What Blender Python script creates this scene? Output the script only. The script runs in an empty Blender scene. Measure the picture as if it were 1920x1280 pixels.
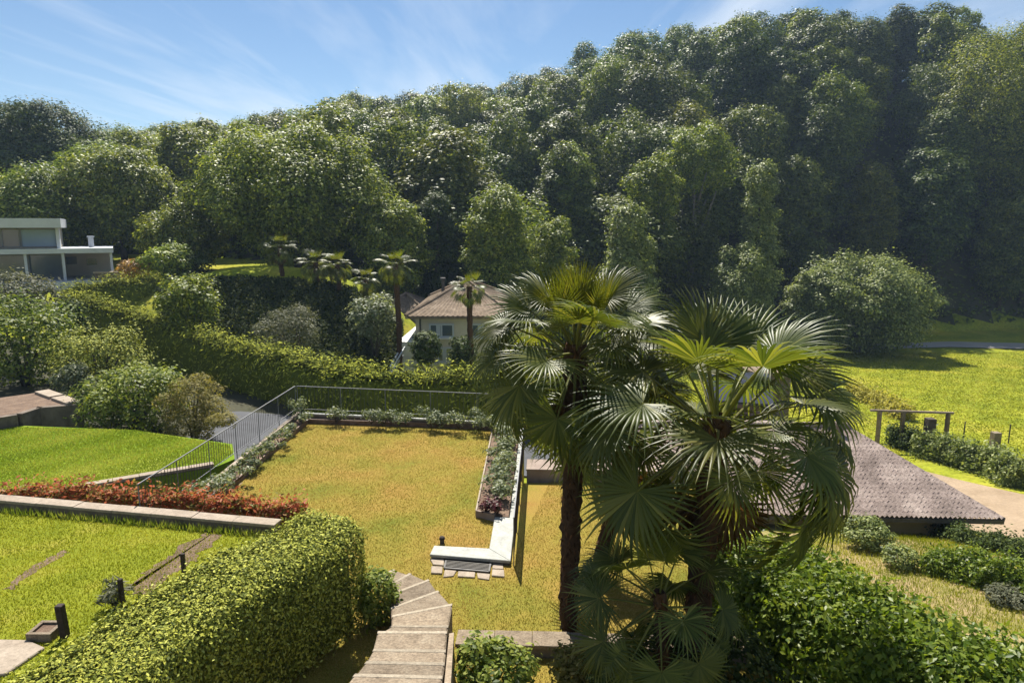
import bpy, math, random
import numpy as np
from mathutils import Vector, Matrix, Euler

# ------------------------------------------------------------------ camera, light, exposure
SC = bpy.context.scene
COL = SC.collection
CAMZ = 6.0
PITCH = math.radians(9.53)
FPX = 1280.0
SUN_EL, SUN_AZ = math.radians(53), math.radians(-10)      # azimuth from +Y, negative = left of view
cam_d = bpy.data.cameras.new("camera"); cam = bpy.data.objects.new("camera", cam_d); COL.objects.link(cam)
cam.location = (0, 0, CAMZ); cam.rotation_euler = (math.pi/2 - PITCH, 0, 0)
cam_d.lens = 24.0; cam_d.sensor_width = 36.0; cam_d.clip_start = 0.1; cam_d.clip_end = 3000
SC.camera = cam

world = bpy.data.worlds.new("World"); SC.world = world; world.use_nodes = True
wn = world.node_tree.nodes; wl = world.node_tree.links; wn.clear()
w_out = wn.new("ShaderNodeOutputWorld"); w_bg = wn.new("ShaderNodeBackground")
w_sky = wn.new("ShaderNodeTexSky"); w_sky.sky_type = 'NISHITA'; w_sky.sun_disc = False
w_sky.sun_elevation = SUN_EL; w_sky.sun_rotation = SUN_AZ
w_sky.air_density = 1.0; w_sky.dust_density = 0.05; w_sky.ozone_density = 1.6; w_sky.altitude = 300
w_bg.inputs['Strength'].default_value = 0.05
# thin cirrus streaks: a noise drawn out along one direction of a flat cloud layer
w_tc = wn.new("ShaderNodeTexCoord"); w_sep = wn.new("ShaderNodeSeparateXYZ")
wl.new(w_tc.outputs['Generated'], w_sep.inputs[0])
w_mz = wn.new("ShaderNodeMath"); w_mz.operation = 'MAXIMUM'; w_mz.inputs[1].default_value = 0.06
wl.new(w_sep.outputs['Z'], w_mz.inputs[0])
w_dx = wn.new("ShaderNodeMath"); w_dx.operation = 'DIVIDE'; w_dy = wn.new("ShaderNodeMath"); w_dy.operation = 'DIVIDE'
wl.new(w_sep.outputs['X'], w_dx.inputs[0]); wl.new(w_mz.outputs[0], w_dx.inputs[1])
wl.new(w_sep.outputs['Y'], w_dy.inputs[0]); wl.new(w_mz.outputs[0], w_dy.inputs[1])
w_cmb = wn.new("ShaderNodeCombineXYZ"); wl.new(w_dx.outputs[0], w_cmb.inputs[0]); wl.new(w_dy.outputs[0], w_cmb.inputs[1])
w_map = wn.new("ShaderNodeMapping"); w_map.inputs['Rotation'].default_value = (0, 0, math.radians(-38))
w_map.inputs['Scale'].default_value = (0.9, 0.16, 1); wl.new(w_cmb.outputs[0], w_map.inputs[0])
w_no = wn.new("ShaderNodeTexNoise"); w_no.inputs['Scale'].default_value = 1.3; w_no.inputs['Detail'].default_value = 6
w_no.inputs['Roughness'].default_value = 0.55; w_no.inputs['Distortion'].default_value = 0.3
wl.new(w_map.outputs[0], w_no.inputs['Vector'])
w_rmp = wn.new("ShaderNodeValToRGB"); w_rmp.color_ramp.elements[0].position = 0.46; w_rmp.color_ramp.elements[1].position = 0.70
w_rmp.color_ramp.elements[1].color = (0.62, 0.62, 0.62, 1); wl.new(w_no.outputs['Fac'], w_rmp.inputs[0])
w_mix = wn.new("ShaderNodeMixRGB"); w_mix.inputs['Color2'].default_value = (8.5, 9.2, 10.0, 1)
w_hs = wn.new('ShaderNodeHueSaturation'); w_hs.inputs['Saturation'].default_value = 1.1; wl.new(w_sky.outputs[0], w_hs.inputs['Color'])
wl.new(w_rmp.outputs[0], w_mix.inputs['Fac']); wl.new(w_hs.outputs[0], w_mix.inputs['Color1'])
wl.new(w_mix.outputs[0], w_bg.inputs['Color']); wl.new(w_bg.outputs[0], w_out.inputs['Surface'])

sun_d = bpy.data.lights.new("sun", 'SUN'); sun_d.energy = 5.0; sun_d.angle = math.radians(0.5); sun_d.color = (1.0, 0.94, 0.84)
sun = bpy.data.objects.new("sun", sun_d); COL.objects.link(sun)
sdir = Vector((math.sin(SUN_AZ)*math.cos(SUN_EL), math.cos(SUN_AZ)*math.cos(SUN_EL), math.sin(SUN_EL)))
sun.rotation_euler = sdir.to_track_quat('Z', 'Y').to_euler(); sun.location = (0, 0, 60)

SC.view_settings.view_transform = 'Standard'; SC.view_settings.look = 'None'
SC.view_settings.exposure = 1.05; SC.view_settings.gamma = 1.0; SC.view_settings.use_curve_mapping = False
SC.render.engine = 'CYCLES'
SC.cycles.max_bounces = 6; SC.cycles.diffuse_bounces = 1; SC.cycles.transmission_bounces = 4
SC.cycles.glossy_bounces = 2; SC.cycles.transparent_max_bounces = 6; SC.cycles.volume_bounces = 0
SC.cycles.caustics_reflective = False; SC.cycles.caustics_refractive = False
SC.cycles.use_denoising = True

# ------------------------------------------------------------------ picture point -> place
FW = np.array([0, math.cos(PITCH), -math.sin(PITCH)]); UP = np.array([0, math.sin(PITCH), math.cos(PITCH)])
RT = np.array([1.0, 0, 0]); CAM = np.array([0, 0, CAMZ])
def ray(px, py): return FW + RT*(px-960)/FPX + UP*(640-py)/FPX
def at_z(px, py, z):
    d = ray(px, py); return CAM + d*((z-CAMZ)/d[2])
def at_y(px, py, y):
    d = ray(px, py); return CAM + d*(y/d[1])

# ------------------------------------------------------------------ terrain height
FOOT_PX = np.array([-900, -300, 0, 300, 600, 900, 1100, 1400, 1700, 1920, 2400, 3000.])
FOOT_Y = np.array([80, 76, 76, 72, 64, 62, 66, 79, 91, 94, 98, 104.])
FOOT_Z = np.array([4, 4, 3.2, 3.0, 2.0, -4.5, -6.5, -7.6, -8.0, -8.0, -7.0, -5.])
RIDGE_Y = np.array([150, 150, 155, 165, 165, 152, 138, 130, 126, 124, 124, 130.])
SKY_PY = np.array([230, 225, 225, 240, 196, 160, 92, 52, 22, 50, 110, 200.])
RIDGE_Z = np.array([at_y(960, s, y)[2] - np.interp(p, [0, 900, 1300], [18.5, 16.5, 11]) for s, y, p in zip(SKY_PY, RIDGE_Y, FOOT_PX)])
CP = [(0,-12,-.8),(-15,-4,-.8),(15,-4,-1.2),(0,5,-1.2),(-8,5,-1),(30,0,-2.5),(-35,0,-.5),
 (-3,12,-1.4),(-3,19,-2.2),(2,12,-1.4),(2,17,-2.2),(-8,16,-2.0),(-9,13,-1.8),
 (9,8,-1.7),(11.7,15.7,-2.6),(9,15,-2.6),(6,14,-2.0),(11,19.5,-3.4),(13.5,19.6,-3.6),(15.5,24,-5.0),(8,21,-3.7),(12,26,-5.0),
 (18,24,-4.7),(20,28,-5.1),(24,22,-4.2),(20.8,36,-5.5),(27,36,-5.7),(30,44,-6.2),(40,56,-7),(41,75,-8),(20,60,-7.4),(60,75,-8),(60,40,-6.2),
 (40,30,-5.2),(-8,22,-2.4),(-3,24.5,-2.5),(2,24.5,-2.6),(-9,27,-2.3),(5,25,-3.2),
 (-14,20,-1.9),(-20,22,-1.6),(-20,28,-1.5),(-24,34,-1.7),(-24,40,-1.9),(-30,28,-1),(-10,31,-2.4),(0,28,-2.7),(8,28.5,-3.6),(8,34,-4.6),
 (-16,36,-2.0),(-9.5,40,-1.9),(-15,40,-1.2),(-20.5,47,2.6),(-11.4,47,2.0),(-16,47,2.5),(-9,48,.9),(-28,46,1.2),(-35,52,1.5),(-27,52,1.5),(-40,45,.8),
 (-4,42,-4.4),(-1,43,-4.6),(3,44,-5),(-6,38,-3.4),(-4,36,-3.6),(8,42,-5.4),(10,50,-6.3),(-6,52,-2.6),(0,52,-5.0),(-50,30,-.5),(-50,10,-.5)]
for p_, y_, z_ in zip(FOOT_PX, FOOT_Y, FOOT_Z): CP.append(((p_-960)/1298*y_, y_, z_))
CP = np.array(CP, float)
def _tps_fit(c, lam=0.5):
    n = len(c); d = np.sqrt(((c[:,None,:2]-c[None,:,:2])**2).sum(-1)); K = np.where(d > 0, d*d*np.log(d+1e-9), 0)
    P = np.c_[np.ones(n), c[:,:2]]; A = np.zeros((n+3,n+3)); A[:n,:n] = K+lam*np.eye(n); A[:n,n:] = P; A[n:,:n] = P.T
    return np.linalg.solve(A, np.r_[c[:,2], 0, 0, 0])
_W = _tps_fit(CP)
def tps(x, y):
    x = np.atleast_1d(np.asarray(x, float)); y = np.atleast_1d(np.asarray(y, float)); out = np.zeros(x.size)
    xf, yf = x.ravel(), y.ravel()
    for i in range(0, xf.size, 20000):
        a, b = xf[i:i+20000], yf[i:i+20000]
        d2 = (a[:,None]-CP[None,:,0])**2+(b[:,None]-CP[None,:,1])**2
        K = 0.5*d2*np.log(d2+1e-9); out[i:i+20000] = K@_W[:-3]+_W[-3]+_W[-2]*a+_W[-1]*b
    return out.reshape(x.shape)
def hill_params(x, y):
    px = 960+1298*x/np.maximum(y, 20)
    return [np.interp(px, FOOT_PX, v) for v in (FOOT_Y, FOOT_Z, RIDGE_Y, RIDGE_Z)]
def ground_h(x, y):
    x = np.asarray(x, float); y = np.asarray(y, float)
    fy, fz, ry, rz = hill_params(x, y)
    t = (y-fy)/(ry-fy); z = tps(np.clip(x, -60, 75), np.minimum(y, fy)).reshape(x.shape)
    tt = np.clip(t, 0, 1); hill = z+(rz-z)*(0.75*tt+0.25*np.sin(tt*math.pi/2))
    bump = 0.9*np.sin(x*.11+.7)*np.cos(y*.13)+.5*np.sin(x*.27+y*.21)
    return np.where(t > 0, hill+bump*np.clip(t*5, 0, 1)-np.maximum(t-1, 0)*14, z)
def G(x, y): return float(ground_h(np.array([x]), np.array([y]))[0])
def at_g(px, py, y0=6., y1=170.):
    ys = np.concatenate([np.arange(y0, 60, .25), np.arange(60, y1, 1.)]); d = ray(px, py); k = ys/d[1]
    hz = ground_h(d[0]*k, ys)-(CAMZ+d[2]*k); i = int(np.argmax(hz > 0))
    return np.array([d[0]*k[i], ys[i], CAMZ+d[2]*k[i]+0])

# ------------------------------------------------------------------ mesh helpers
def fast_mesh(name, V, F, rnd=None, smooth=False):
    V = np.asarray(V, np.float32); F = np.asarray(F, np.int32); k = F.shape[1]; me = bpy.data.meshes.new(name)
    me.vertices.add(len(V)); me.vertices.foreach_set('co', V.ravel())
    me.loops.add(F.size); me.loops.foreach_set('vertex_index', F.ravel())
    me.polygons.add(len(F)); me.polygons.foreach_set('loop_start', np.arange(0, F.size, k, dtype=np.int32))
    me.polygons.foreach_set('loop_total', np.full(len(F), k, np.int32))
    if smooth: me.polygons.foreach_set('use_smooth', np.ones(len(F), bool))
    if rnd is not None:
        at = me.attributes.new('rnd', 'FLOAT', 'POINT'); at.data.foreach_set('value', np.asarray(rnd, np.float32))
    me.update(); me.validate(); return me
def link(name, me, mat=None, parent=None, loc=(0,0,0), rot=(0,0,0), scale=(1,1,1)):
    if mat is not None and me is not None and not me.materials: me.materials.append(mat)
    o = bpy.data.objects.new(name, me); COL.objects.link(o); o.location = loc; o.rotation_euler = rot; o.scale = scale
    if parent is not None: o.parent = parent
    return o
def tag(o, label, cat, group=None):
    o['label'] = label; o['category'] = cat
    if group: o['group'] = group
    return o
def thing(name, loc, label, cat, group=None, rotz=0, scale=(1,1,1)):
    return tag(link(name, None, loc=loc, rot=(0,0,rotz), scale=scale), label, cat, group)
def structure(o): o['kind'] = 'structure'; return o
def stuff(o): o['kind'] = 'stuff'; return o

class MB:
    """collects polygons given in world coordinates; build() makes one mesh object relative to its parent"""
    def __init__(s): s.v = []; s.f = []
    def poly(s, V, F):
        n = len(s.v); s.v += [tuple(map(float, q)) for q in V]; s.f += [tuple(i+n for i in f) for f in F]; return s
    def prism(s, xy, z0, z1):
        n = len(xy); a = sum(xy[i][0]*xy[(i+1)%n][1]-xy[(i+1)%n][0]*xy[i][1] for i in range(n))
        if a < 0: xy = list(xy)[::-1]
        z0 = z0 if hasattr(z0, '__len__') else [z0]*n; z1 = z1 if hasattr(z1, '__len__') else [z1]*n
        if a < 0: z0 = z0[::-1]; z1 = z1[::-1]
        V = [(p[0], p[1], z) for p, z in zip(xy, z0)]+[(p[0], p[1], z) for p, z in zip(xy, z1)]
        return s.poly(V, [tuple(range(n))[::-1], tuple(range(n, 2*n))]+[(i, (i+1)%n, n+(i+1)%n, n+i) for i in range(n)])
    def box(s, c, d, rz=0):
        ca, sa = math.cos(rz), math.sin(rz); h = [q/2 for q in d]
        xy = [(c[0]+ca*x-sa*y, c[1]+sa*x+ca*y) for x, y in ((-h[0],-h[1]),(h[0],-h[1]),(h[0],h[1]),(-h[0],h[1]))]
        return s.prism(xy, c[2]-h[2], c[2]+h[2])
    def bar(s, a, b, w, h):
        """a beam from a to b of width w and height h"""
        a, b = np.array(a, float), np.array(b, float); t = b-a; t /= np.linalg.norm(t)
        r = np.cross(t, [0,0,1.]) if abs(t[2]) < .95 else np.array([1.,0,0]); r /= np.linalg.norm(r); u = np.cross(r, t)
        V = [q+r*x*w/2+u*y*h/2 for q in (a, b) for x, y in ((-1,-1),(1,-1),(1,1),(-1,1))]
        return s.poly(V, [(0,1,2,3),(7,6,5,4),(0,4,5,1),(1,5,6,2),(2,6,7,3),(3,7,4,0)])
    def tube(s, pts, rad, n=8, cap=True):
        pts = [np.array(p, float) for p in pts]; rad = rad if hasattr(rad, '__len__') else [rad]*len(pts); V = []; F = []
        for i, p in enumerate(pts):
            t = pts[min(i+1, len(pts)-1)]-pts[max(i-1, 0)]; t = t/(np.linalg.norm(t)+1e-9)
            r = np.cross(t, [0.31,.95,.02]); r /= np.linalg.norm(r)+1e-9; u = np.cross(r, t)
            V += [p+rad[i]*(math.cos(k*2*math.pi/n)*r+math.sin(k*2*math.pi/n)*u) for k in range(n)]
        for i in range(len(pts)-1):
            F += [(i*n+k, i*n+(k+1)%n, (i+1)*n+(k+1)%n, (i+1)*n+k) for k in range(n)]
        if cap: F += [tuple(range(n))[::-1], tuple((len(pts)-1)*n+k for k in range(n))]
        return s.poly(V, F)
    def build(s, name, mat, parent=None, smooth=False, bevel=0):
        o0 = np.array(parent.location) if parent is not None else np.zeros(3)
        if parent is not None and parent.parent is not None: o0 = o0+np.array(parent.parent.location)
        me = bpy.data.meshes.new(name); me.from_pydata([tuple(np.array(q)-o0) for q in s.v], [], s.f); me.update()
        if smooth: me.polygons.foreach_set('use_smooth', np.ones(len(me.polygons), bool))
        if bevel:
            import bmesh
            bm = bmesh.new(); bm.from_mesh(me); bmesh.ops.bevel(bm, geom=bm.edges[:], offset=bevel, segments=1, affect='EDGES'); bm.to_mesh(me); bm.free()
        return link(name, me, mat, parent)

# ------------------------------------------------------------------ materials
def _nt(name):
    m = bpy.data.materials.new(name); m.use_nodes = True; nt = m.node_tree; b = nt.nodes['Principled BSDF']; return m, nt, b
def ramp(nt, stops):
    r = nt.nodes.new("ShaderNodeValToRGB"); e = r.color_ramp.elements
    while len(e) < len(stops): e.new(0.5)
    for q, (p, c) in zip(e, stops): q.position = p; q.color = (*c, 1)
    return r
def noise(nt, scale, detail=4, rough=.6, coord='Object'):
    tc = nt.nodes.new("ShaderNodeTexCoord"); n = nt.nodes.new("ShaderNodeTexNoise"); n.inputs['Scale'].default_value = scale
    n.inputs['Detail'].default_value = detail; n.inputs['Roughness'].default_value = rough
    nt.links.new(tc.outputs[coord], n.inputs['Vector']); return n
def mat_noise(name, stops, scale=4, rough=.85, bump=0, bscale=None, fine=None, spec=.3, metal=0, coord='Object'):
    m, nt, b = _nt(name); n = noise(nt, scale, coord=coord); r = ramp(nt, stops); nt.links.new(n.outputs['Fac'], r.inputs[0]); col = r.outputs[0]
    if fine:
        n2 = noise(nt, fine[0], 3, .7, coord); mx = nt.nodes.new("ShaderNodeMixRGB"); mx.blend_type = 'MULTIPLY'; mx.inputs['Fac'].default_value = 1
        r2 = ramp(nt, [(.3, (fine[1],)*3), (.7, (fine[2],)*3)]); nt.links.new(n2.outputs['Fac'], r2.inputs[0])
        nt.links.new(col, mx.inputs[1]); nt.links.new(r2.outputs[0], mx.inputs[2]); col = mx.outputs[0]
    nt.links.new(col, b.inputs['Base Color']); b.inputs['Roughness'].default_value = rough
    b.inputs['Specular IOR Level'].default_value = spec; b.inputs['Metallic'].default_value = metal
    if bump:
        n3 = noise(nt, bscale or scale*4, 4, .7, coord); bp = nt.nodes.new("ShaderNodeBump"); bp.inputs['Strength'].default_value = bump; bp.inputs['Distance'].default_value = .03
        nt.links.new(n3.outputs['Fac'], bp.inputs['Height']); nt.links.new(bp.outputs[0], b.inputs['Normal'])
    return m
def mat_leaf(name, stops, trans=.35, rough=.45, spec=.35, hue=.0, val=.0, tcol=(1.15, 1.1, .55)):
    m, nt, b = _nt(name); L = nt.links
    at = nt.nodes.new("ShaderNodeAttribute"); at.attribute_name = 'rnd'; r = ramp(nt, stops); L.new(at.outputs['Fac'], r.inputs[0]); col = r.outputs[0]
    if hue or val:
        oi = nt.nodes.new("ShaderNodeObjectInfo"); hs = nt.nodes.new("ShaderNodeHueSaturation")
        a = nt.nodes.new("ShaderNodeMapRange"); a.inputs[3].default_value = .5-hue; a.inputs[4].default_value = .5+hue
        v = nt.nodes.new("ShaderNodeMapRange"); v.inputs[3].default_value = 1-val; v.inputs[4].default_value = 1+val
        ml = nt.nodes.new("ShaderNodeMath"); ml.operation = 'MULTIPLY'; ml.inputs[1].default_value = 7.31; fr = nt.nodes.new("ShaderNodeMath"); fr.operation = 'FRACT'
        L.new(oi.outputs['Random'], a.inputs[0]); L.new(oi.outputs['Random'], ml.inputs[0]); L.new(ml.outputs[0], fr.inputs[0]); L.new(fr.outputs[0], v.inputs[0])
        L.new(a.outputs[0], hs.inputs['Hue']); L.new(v.outputs[0], hs.inputs['Value']); L.new(col, hs.inputs['Color']); col = hs.outputs[0]
    L.new(col, b.inputs['Base Color']); b.inputs['Roughness'].default_value = rough; b.inputs['Specular IOR Level'].default_value = spec
    tr = nt.nodes.new("ShaderNodeBsdfTranslucent"); mt = nt.nodes.new("ShaderNodeMixRGB"); mt.blend_type = 'MULTIPLY'; mt.inputs['Fac'].default_value = 1
    mt.inputs[2].default_value = (*tcol, 1); L.new(col, mt.inputs[1]); L.new(mt.outputs[0], tr.inputs['Color'])
    mx = nt.nodes.new("ShaderNodeMixShader"); mx.inputs[0].default_value = trans; out = nt.nodes['Material Output']
    L.new(b.outputs[0], mx.inputs[1]); L.new(tr.outputs[0], mx.inputs[2]); L.new(mx.outputs[0], out.inputs['Surface']); return m

M = {}
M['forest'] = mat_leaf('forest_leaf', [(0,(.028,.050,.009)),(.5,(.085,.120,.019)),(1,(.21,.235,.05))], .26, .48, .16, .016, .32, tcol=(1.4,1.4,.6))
M['forest_lit'] = mat_leaf('forest_lit_leaf', [(0,(.045,.075,.011)),(.5,(.14,.18,.025)),(1,(.31,.325,.06))], .34, .48, .16, .016, .3, tcol=(1.4,1.4,.6))  # lighter copy of the forest leaf, sunlight put into its colour
M['tree'] = mat_leaf('tree_leaf', [(0,(.045,.080,.013)),(.5,(.15,.20,.028)),(1,(.33,.35,.065))], .36, .48, .16, .012, .2, tcol=(1.4,1.4,.6))
M['walnut'] = mat_leaf('walnut_leaf', [(0,(.06,.09,.026)),(.5,(.18,.225,.062)),(1,(.38,.41,.15))], .34, .48, .2, tcol=(1.3,1.3,.6))
M['grey_leaf'] = mat_leaf('grey_green_leaf', [(0,(.06,.07,.04)),(.5,(.12,.13,.075)),(1,(.22,.22,.14))], .32, .6, .15)
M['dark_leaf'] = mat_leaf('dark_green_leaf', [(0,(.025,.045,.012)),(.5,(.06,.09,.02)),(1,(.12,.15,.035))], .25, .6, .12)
M['bright_leaf'] = mat_leaf('bright_green_leaf', [(0,(.05,.085,.012)),(.5,(.18,.235,.033)),(1,(.37,.40,.08))], .44, .48, .18)
M['yellow_leaf'] = mat_leaf('yellow_green_leaf', [(0,(.12,.12,.025)),(.5,(.22,.20,.05)),(1,(.36,.30,.11))], .45, .6, .15)
M['yew'] = mat_leaf('conifer_hedge_leaf', [(0,(0.033,0.052,0.007)),(.5,(0.199,0.227,0.024)),(1,(0.430,0.436,0.042))], .03, .7, .04, tcol=(1.1,1.05,.5))
M['box'] = mat_leaf('clipped_hedge_leaf', [(0,(0.033,0.050,0.011)),(.35,(0.180,0.208,0.032)),(.8,(0.398,0.401,0.060)),(1,(0.454,0.477,0.120))], .06, .6, .06, tcol=(1.2,1.15,.5))
M['laurel'] = mat_leaf('laurel_leaf', [(0,(0.050,0.097,0.010)),(.5,(0.144,0.211,0.020)),(1,(0.270,0.326,0.045))], .48, .42, .25)
M['photinia'] = mat_leaf('red_tip_leaf', [(0,(0.170,0.190,0.036)),(.25,(0.255,0.209,0.045)),(.4,(0.442,0.142,0.054)),(.8,(0.510,0.142,0.077)),(1,(0.425,0.304,0.108))], .45, .5, .12, tcol=(1.1,.95,.8))
M['rose'] = mat_leaf('planter_leaf', [(0,(0.081,0.115,0.052)),(.5,(0.172,0.207,0.103)),(1,(0.333,0.356,0.230))], .4, .5, .25)
M['ivy'] = mat_leaf('shade_dark_leaf', [(0,(.016,.028,.008)),(.6,(.038,.055,.014)),(1,(.09,.10,.03))], .2, .7, .05)  # dark enough to paint the bank's shade; also the palm ground cover
M['red_flower'] = mat_leaf('red_flower', [(0,(.09,.02,.03)),(.6,(.14,.04,.04)),(1,(.05,.06,.02))], .25, .5, tcol=(1,.8,.8))
M['gold_grass'] = mat_leaf('dry_grass', [(0,(0.203,0.204,0.033)),(.5,(0.330,0.257,0.061)),(1,(0.487,0.351,0.127))], .42, .7, .05, tcol=(1,.95,.7))
M['green_grass'] = mat_leaf('green_grass', [(0,(0.144,0.182,0.013)),(.5,(0.263,0.283,0.022)),(1,(0.433,0.417,0.077))], .45, .7, .05)
M['lawn_grass'] = mat_leaf('lawn_grass', [(0,(0.131,0.199,0.019)),(.5,(0.248,0.311,0.040)),(1,(0.418,0.423,0.112))], .45, .7, .05)
M['frond'] = mat_leaf('palm_frond', [(0,(.050,.072,.016)),(.55,(.10,.122,.026)),(1,(.22,.22,.06))], .38, .42, .26, .015, .2, tcol=(1.4,1.35,.45))
M['young_frond'] = mat_leaf('young_palm_frond', [(0,(.07,.095,.012)),(.5,(.12,.145,.018)),(1,(.21,.20,.04))], .45, .5, .2, .015, .2, tcol=(1.3,1.2,.4))
M['dead_frond'] = mat_leaf('dry_palm_frond', [(0,(0.060,0.033,0.012)),(.5,(0.120,0.066,0.021)),(1,(0.192,0.114,0.036))], .25, .6, .2, tcol=(1.1,.8,.5))
M['petiole'] = mat_noise('petiole', [(.3,(.10,.12,.03)),(.7,(.20,.20,.05))], 6, .5)
M['palm_bark'] = mat_noise('palm_bark', [(.3,(.035,.018,.010)),(.7,(.10,.055,.03))], 14, .95, .8, 50)
M['palm_fibre'] = mat_leaf('palm_fibre', [(0,(.03,.015,.008)),(.6,(.09,.045,.022)),(1,(.20,.10,.045))], .15, .8, .1, tcol=(1,.8,.6))
M['bark'] = mat_noise('bark', [(.3,(.045,.035,.026)),(.7,(.11,.09,.07))], 3, .95, .5, 20)
M['pale_bark'] = mat_noise('pale_bark', [(.3,(.14,.12,.10)),(.7,(.26,.23,.20))], 3, .9, .4, 20)
M['gold_lawn'] = mat_noise('dry_lawn_ground', [(.30,(0.180,0.194,0.031)),(.45,(0.276,0.230,0.044)),(.60,(0.343,0.237,0.058)),(.75,(0.326,0.188,0.053))], .55, .95, .8, 60, (38,.55,1.25), .05)
M['lawn_up'] = mat_noise('upper_lawn_ground', [(.3,(0.153,0.199,0.018)),(.55,(0.237,0.262,0.024)),(.75,(0.350,0.313,0.054))], .8, .95, .8, 60, (30,.6,1.25), .05)
M['lawn_low'] = mat_noise('lower_lawn_ground', [(.35,(0.122,0.213,0.014)),(.55,(0.194,0.270,0.022)),(.7,(0.317,0.327,0.064))], .35, .95, .6, 40, (16,.65,1.2), .05)
M['meadow'] = mat_noise('meadow_grass', [(.32,(0.181,0.218,0.019)),(.5,(0.253,0.275,0.024)),(.68,(0.347,0.317,0.043))], .22, .95, .8, 9, (3.2,.62,1.2), .05)
M['litter'] = mat_noise('forest_litter', [(.3,(.025,.03,.012)),(.7,(.06,.055,.028))], .3, .95, .5, 3)
M['soil'] = mat_noise('soil', [(.3,(.11,.07,.05)),(.7,(.22,.15,.10))], 2.5, .95, .8, 25, (20,.7,1.2))
M['dry_garden'] = mat_noise('dry_garden_ground', [(.3,(.16,.17,.03)),(.5,(.27,.22,.08)),(.7,(.34,.24,.13))], .9, .95, .8, 20, (9,.6,1.2))
M['sand'] = mat_noise('sandy_gravel', [(.3,(.26,.19,.12)),(.7,(.36,.27,.18))], .8, .95, .5, 20, (9,.8,1.1))
M['asphalt'] = mat_noise('asphalt', [(.3,(.055,.058,.066)),(.7,(.085,.09,.10))], .9, .85, .2, 40, (30,.8,1.15))
M['pale_road'] = mat_noise('pale_road', [(.3,(.26,.24,.21)),(.7,(.34,.32,.28))], .3, .9, .1)
M['granite'] = mat_noise('pale_granite', [(.3,(.32,.325,.295)),(.7,(.42,.425,.385))], 6, .75, .2, 60, (14,.8,1.08))
def mat_pieces(name, stops, scale, var, **kw):
    m = mat_noise(name, stops, scale, **kw); nt = m.node_tree; b = nt.nodes['Principled BSDF']; src = b.inputs['Base Color'].links[0].from_socket
    oi = nt.nodes.new("ShaderNodeObjectInfo"); mr = nt.nodes.new("ShaderNodeMapRange"); mr.inputs[3].default_value = 1-var; mr.inputs[4].default_value = 1+var
    hs = nt.nodes.new("ShaderNodeHueSaturation"); nt.links.new(oi.outputs['Random'], mr.inputs[0]); nt.links.new(mr.outputs[0], hs.inputs['Value']); nt.links.new(src, hs.inputs['Color']); nt.links.new(hs.outputs[0], b.inputs['Base Color']); return m
M['stone'] = mat_pieces('step_stone', [(.28,(0.167,0.128,0.088)),(.5,(0.247,0.193,0.135)),(.72,(0.303,0.248,0.179))], 5, .3, rough=.9, bump=.7, bscale=26, fine=(30,.6,1.15))
M['nosing'] = mat_pieces('worn_nosing', [(.3,(0.286,0.238,0.175)),(.7,(0.412,0.354,0.268))], 6, .15, rough=.9, bump=.5, bscale=30, fine=(30,.7,1.1))
M['yellow_flower'] = mat_leaf('yellow_flower', [(0,(.16,.18,.03)),(.4,(.40,.36,.06)),(1,(.55,.50,.12))], .4, .6, .1)
M['sandstone'] = mat_noise('cap_stone', [(.3,(.27,.215,.16)),(.7,(.38,.315,.245))], 3, .85, .4, 25, (18,.75,1.1))
M['rubble'] = mat_noise('rubble_wall', [(.3,(.09,.072,.055)),(.7,(.21,.17,.135))], 3, .95, .7, 14)
M['pinkstone'] = mat_noise('pink_stone', [(.3,(.22,.165,.135)),(.7,(.31,.245,.20))], 2.5, .85, .3, 20)
M['edging'] = mat_noise('metal_edging', [(.3,(.10,.06,.04)),(.7,(.22,.14,.10))], 6, .6)
M['grate'] = mat_noise('metal_grate', [(.3,(.09,.085,.075)),(.7,(.14,.13,.115))], 8, .5, spec=.4, metal=.3)
M['rail'] = mat_noise('galvanised_rail', [(.3,(.14,.142,.148)),(.7,(.20,.203,.21))], 8, .55, spec=.3, metal=.3)
M['iron'] = mat_noise('dark_iron', [(.3,(.05,.05,.05)),(.7,(.10,.095,.09))], 8, .6, metal=.3)
M['post'] = mat_noise('dark_post', [(.3,(.025,.018,.016)),(.7,(.06,.042,.035))], 12, .8, .4, 40)
M['white'] = mat_noise('white_paint', [(.3,(.42,.45,.49)),(.7,(.50,.53,.57))], 1.5, .6)
M['plaster'] = mat_noise('cream_plaster', [(.3,(.52,.46,.36)),(.7,(.62,.56,.45))], .8, .9, .1, 20)
M['concrete'] = mat_noise('white_concrete', [(.3,(.62,.61,.58)),(.7,(.74,.73,.69))], .8, .9, .1, 20)
M['glass'] = mat_noise('dark_glazing', [(.3,(.05,.07,.10)),(.7,(.08,.11,.15))], .4, .08, spec=.8)
M['blind'] = mat_noise('blue_grey_blind', [(.3,(.22,.29,.38)),(.7,(.27,.34,.44))], .5, .6)
M['beige'] = mat_noise('beige_wall', [(.3,(.46,.42,.33)),(.7,(.54,.50,.40))], .6, .9)
M['tile'] = mat_noise('clay_tile', [(.3,(.16,.12,.085)),(.55,(.24,.185,.135)),(.75,(.33,.265,.20))], 1.6, .95, .3, 20, (7,.6,1.25), .1)
M['grey_tile'] = mat_noise('weathered_tile', [(.25,(0.189,0.149,0.128)),(.5,(0.362,0.291,0.256)),(.78,(0.580,0.490,0.426))], .8, .95, .3, 20, (11,.5,1.35), .1)
M['dark_roof'] = mat_noise('dark_sheet_roof', [(.3,(.035,.04,.055)),(.7,(.05,.056,.075))], 1, 1.0, spec=0)
M['ochre'] = mat_noise('ochre_plaster', [(.3,(.45,.34,.16)),(.7,(.55,.43,.22))], 1, .9)
M['wood'] = mat_noise('old_wood', [(.3,(.16,.12,.09)),(.7,(.28,.23,.18))], 5, .9, .3, 30)
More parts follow.
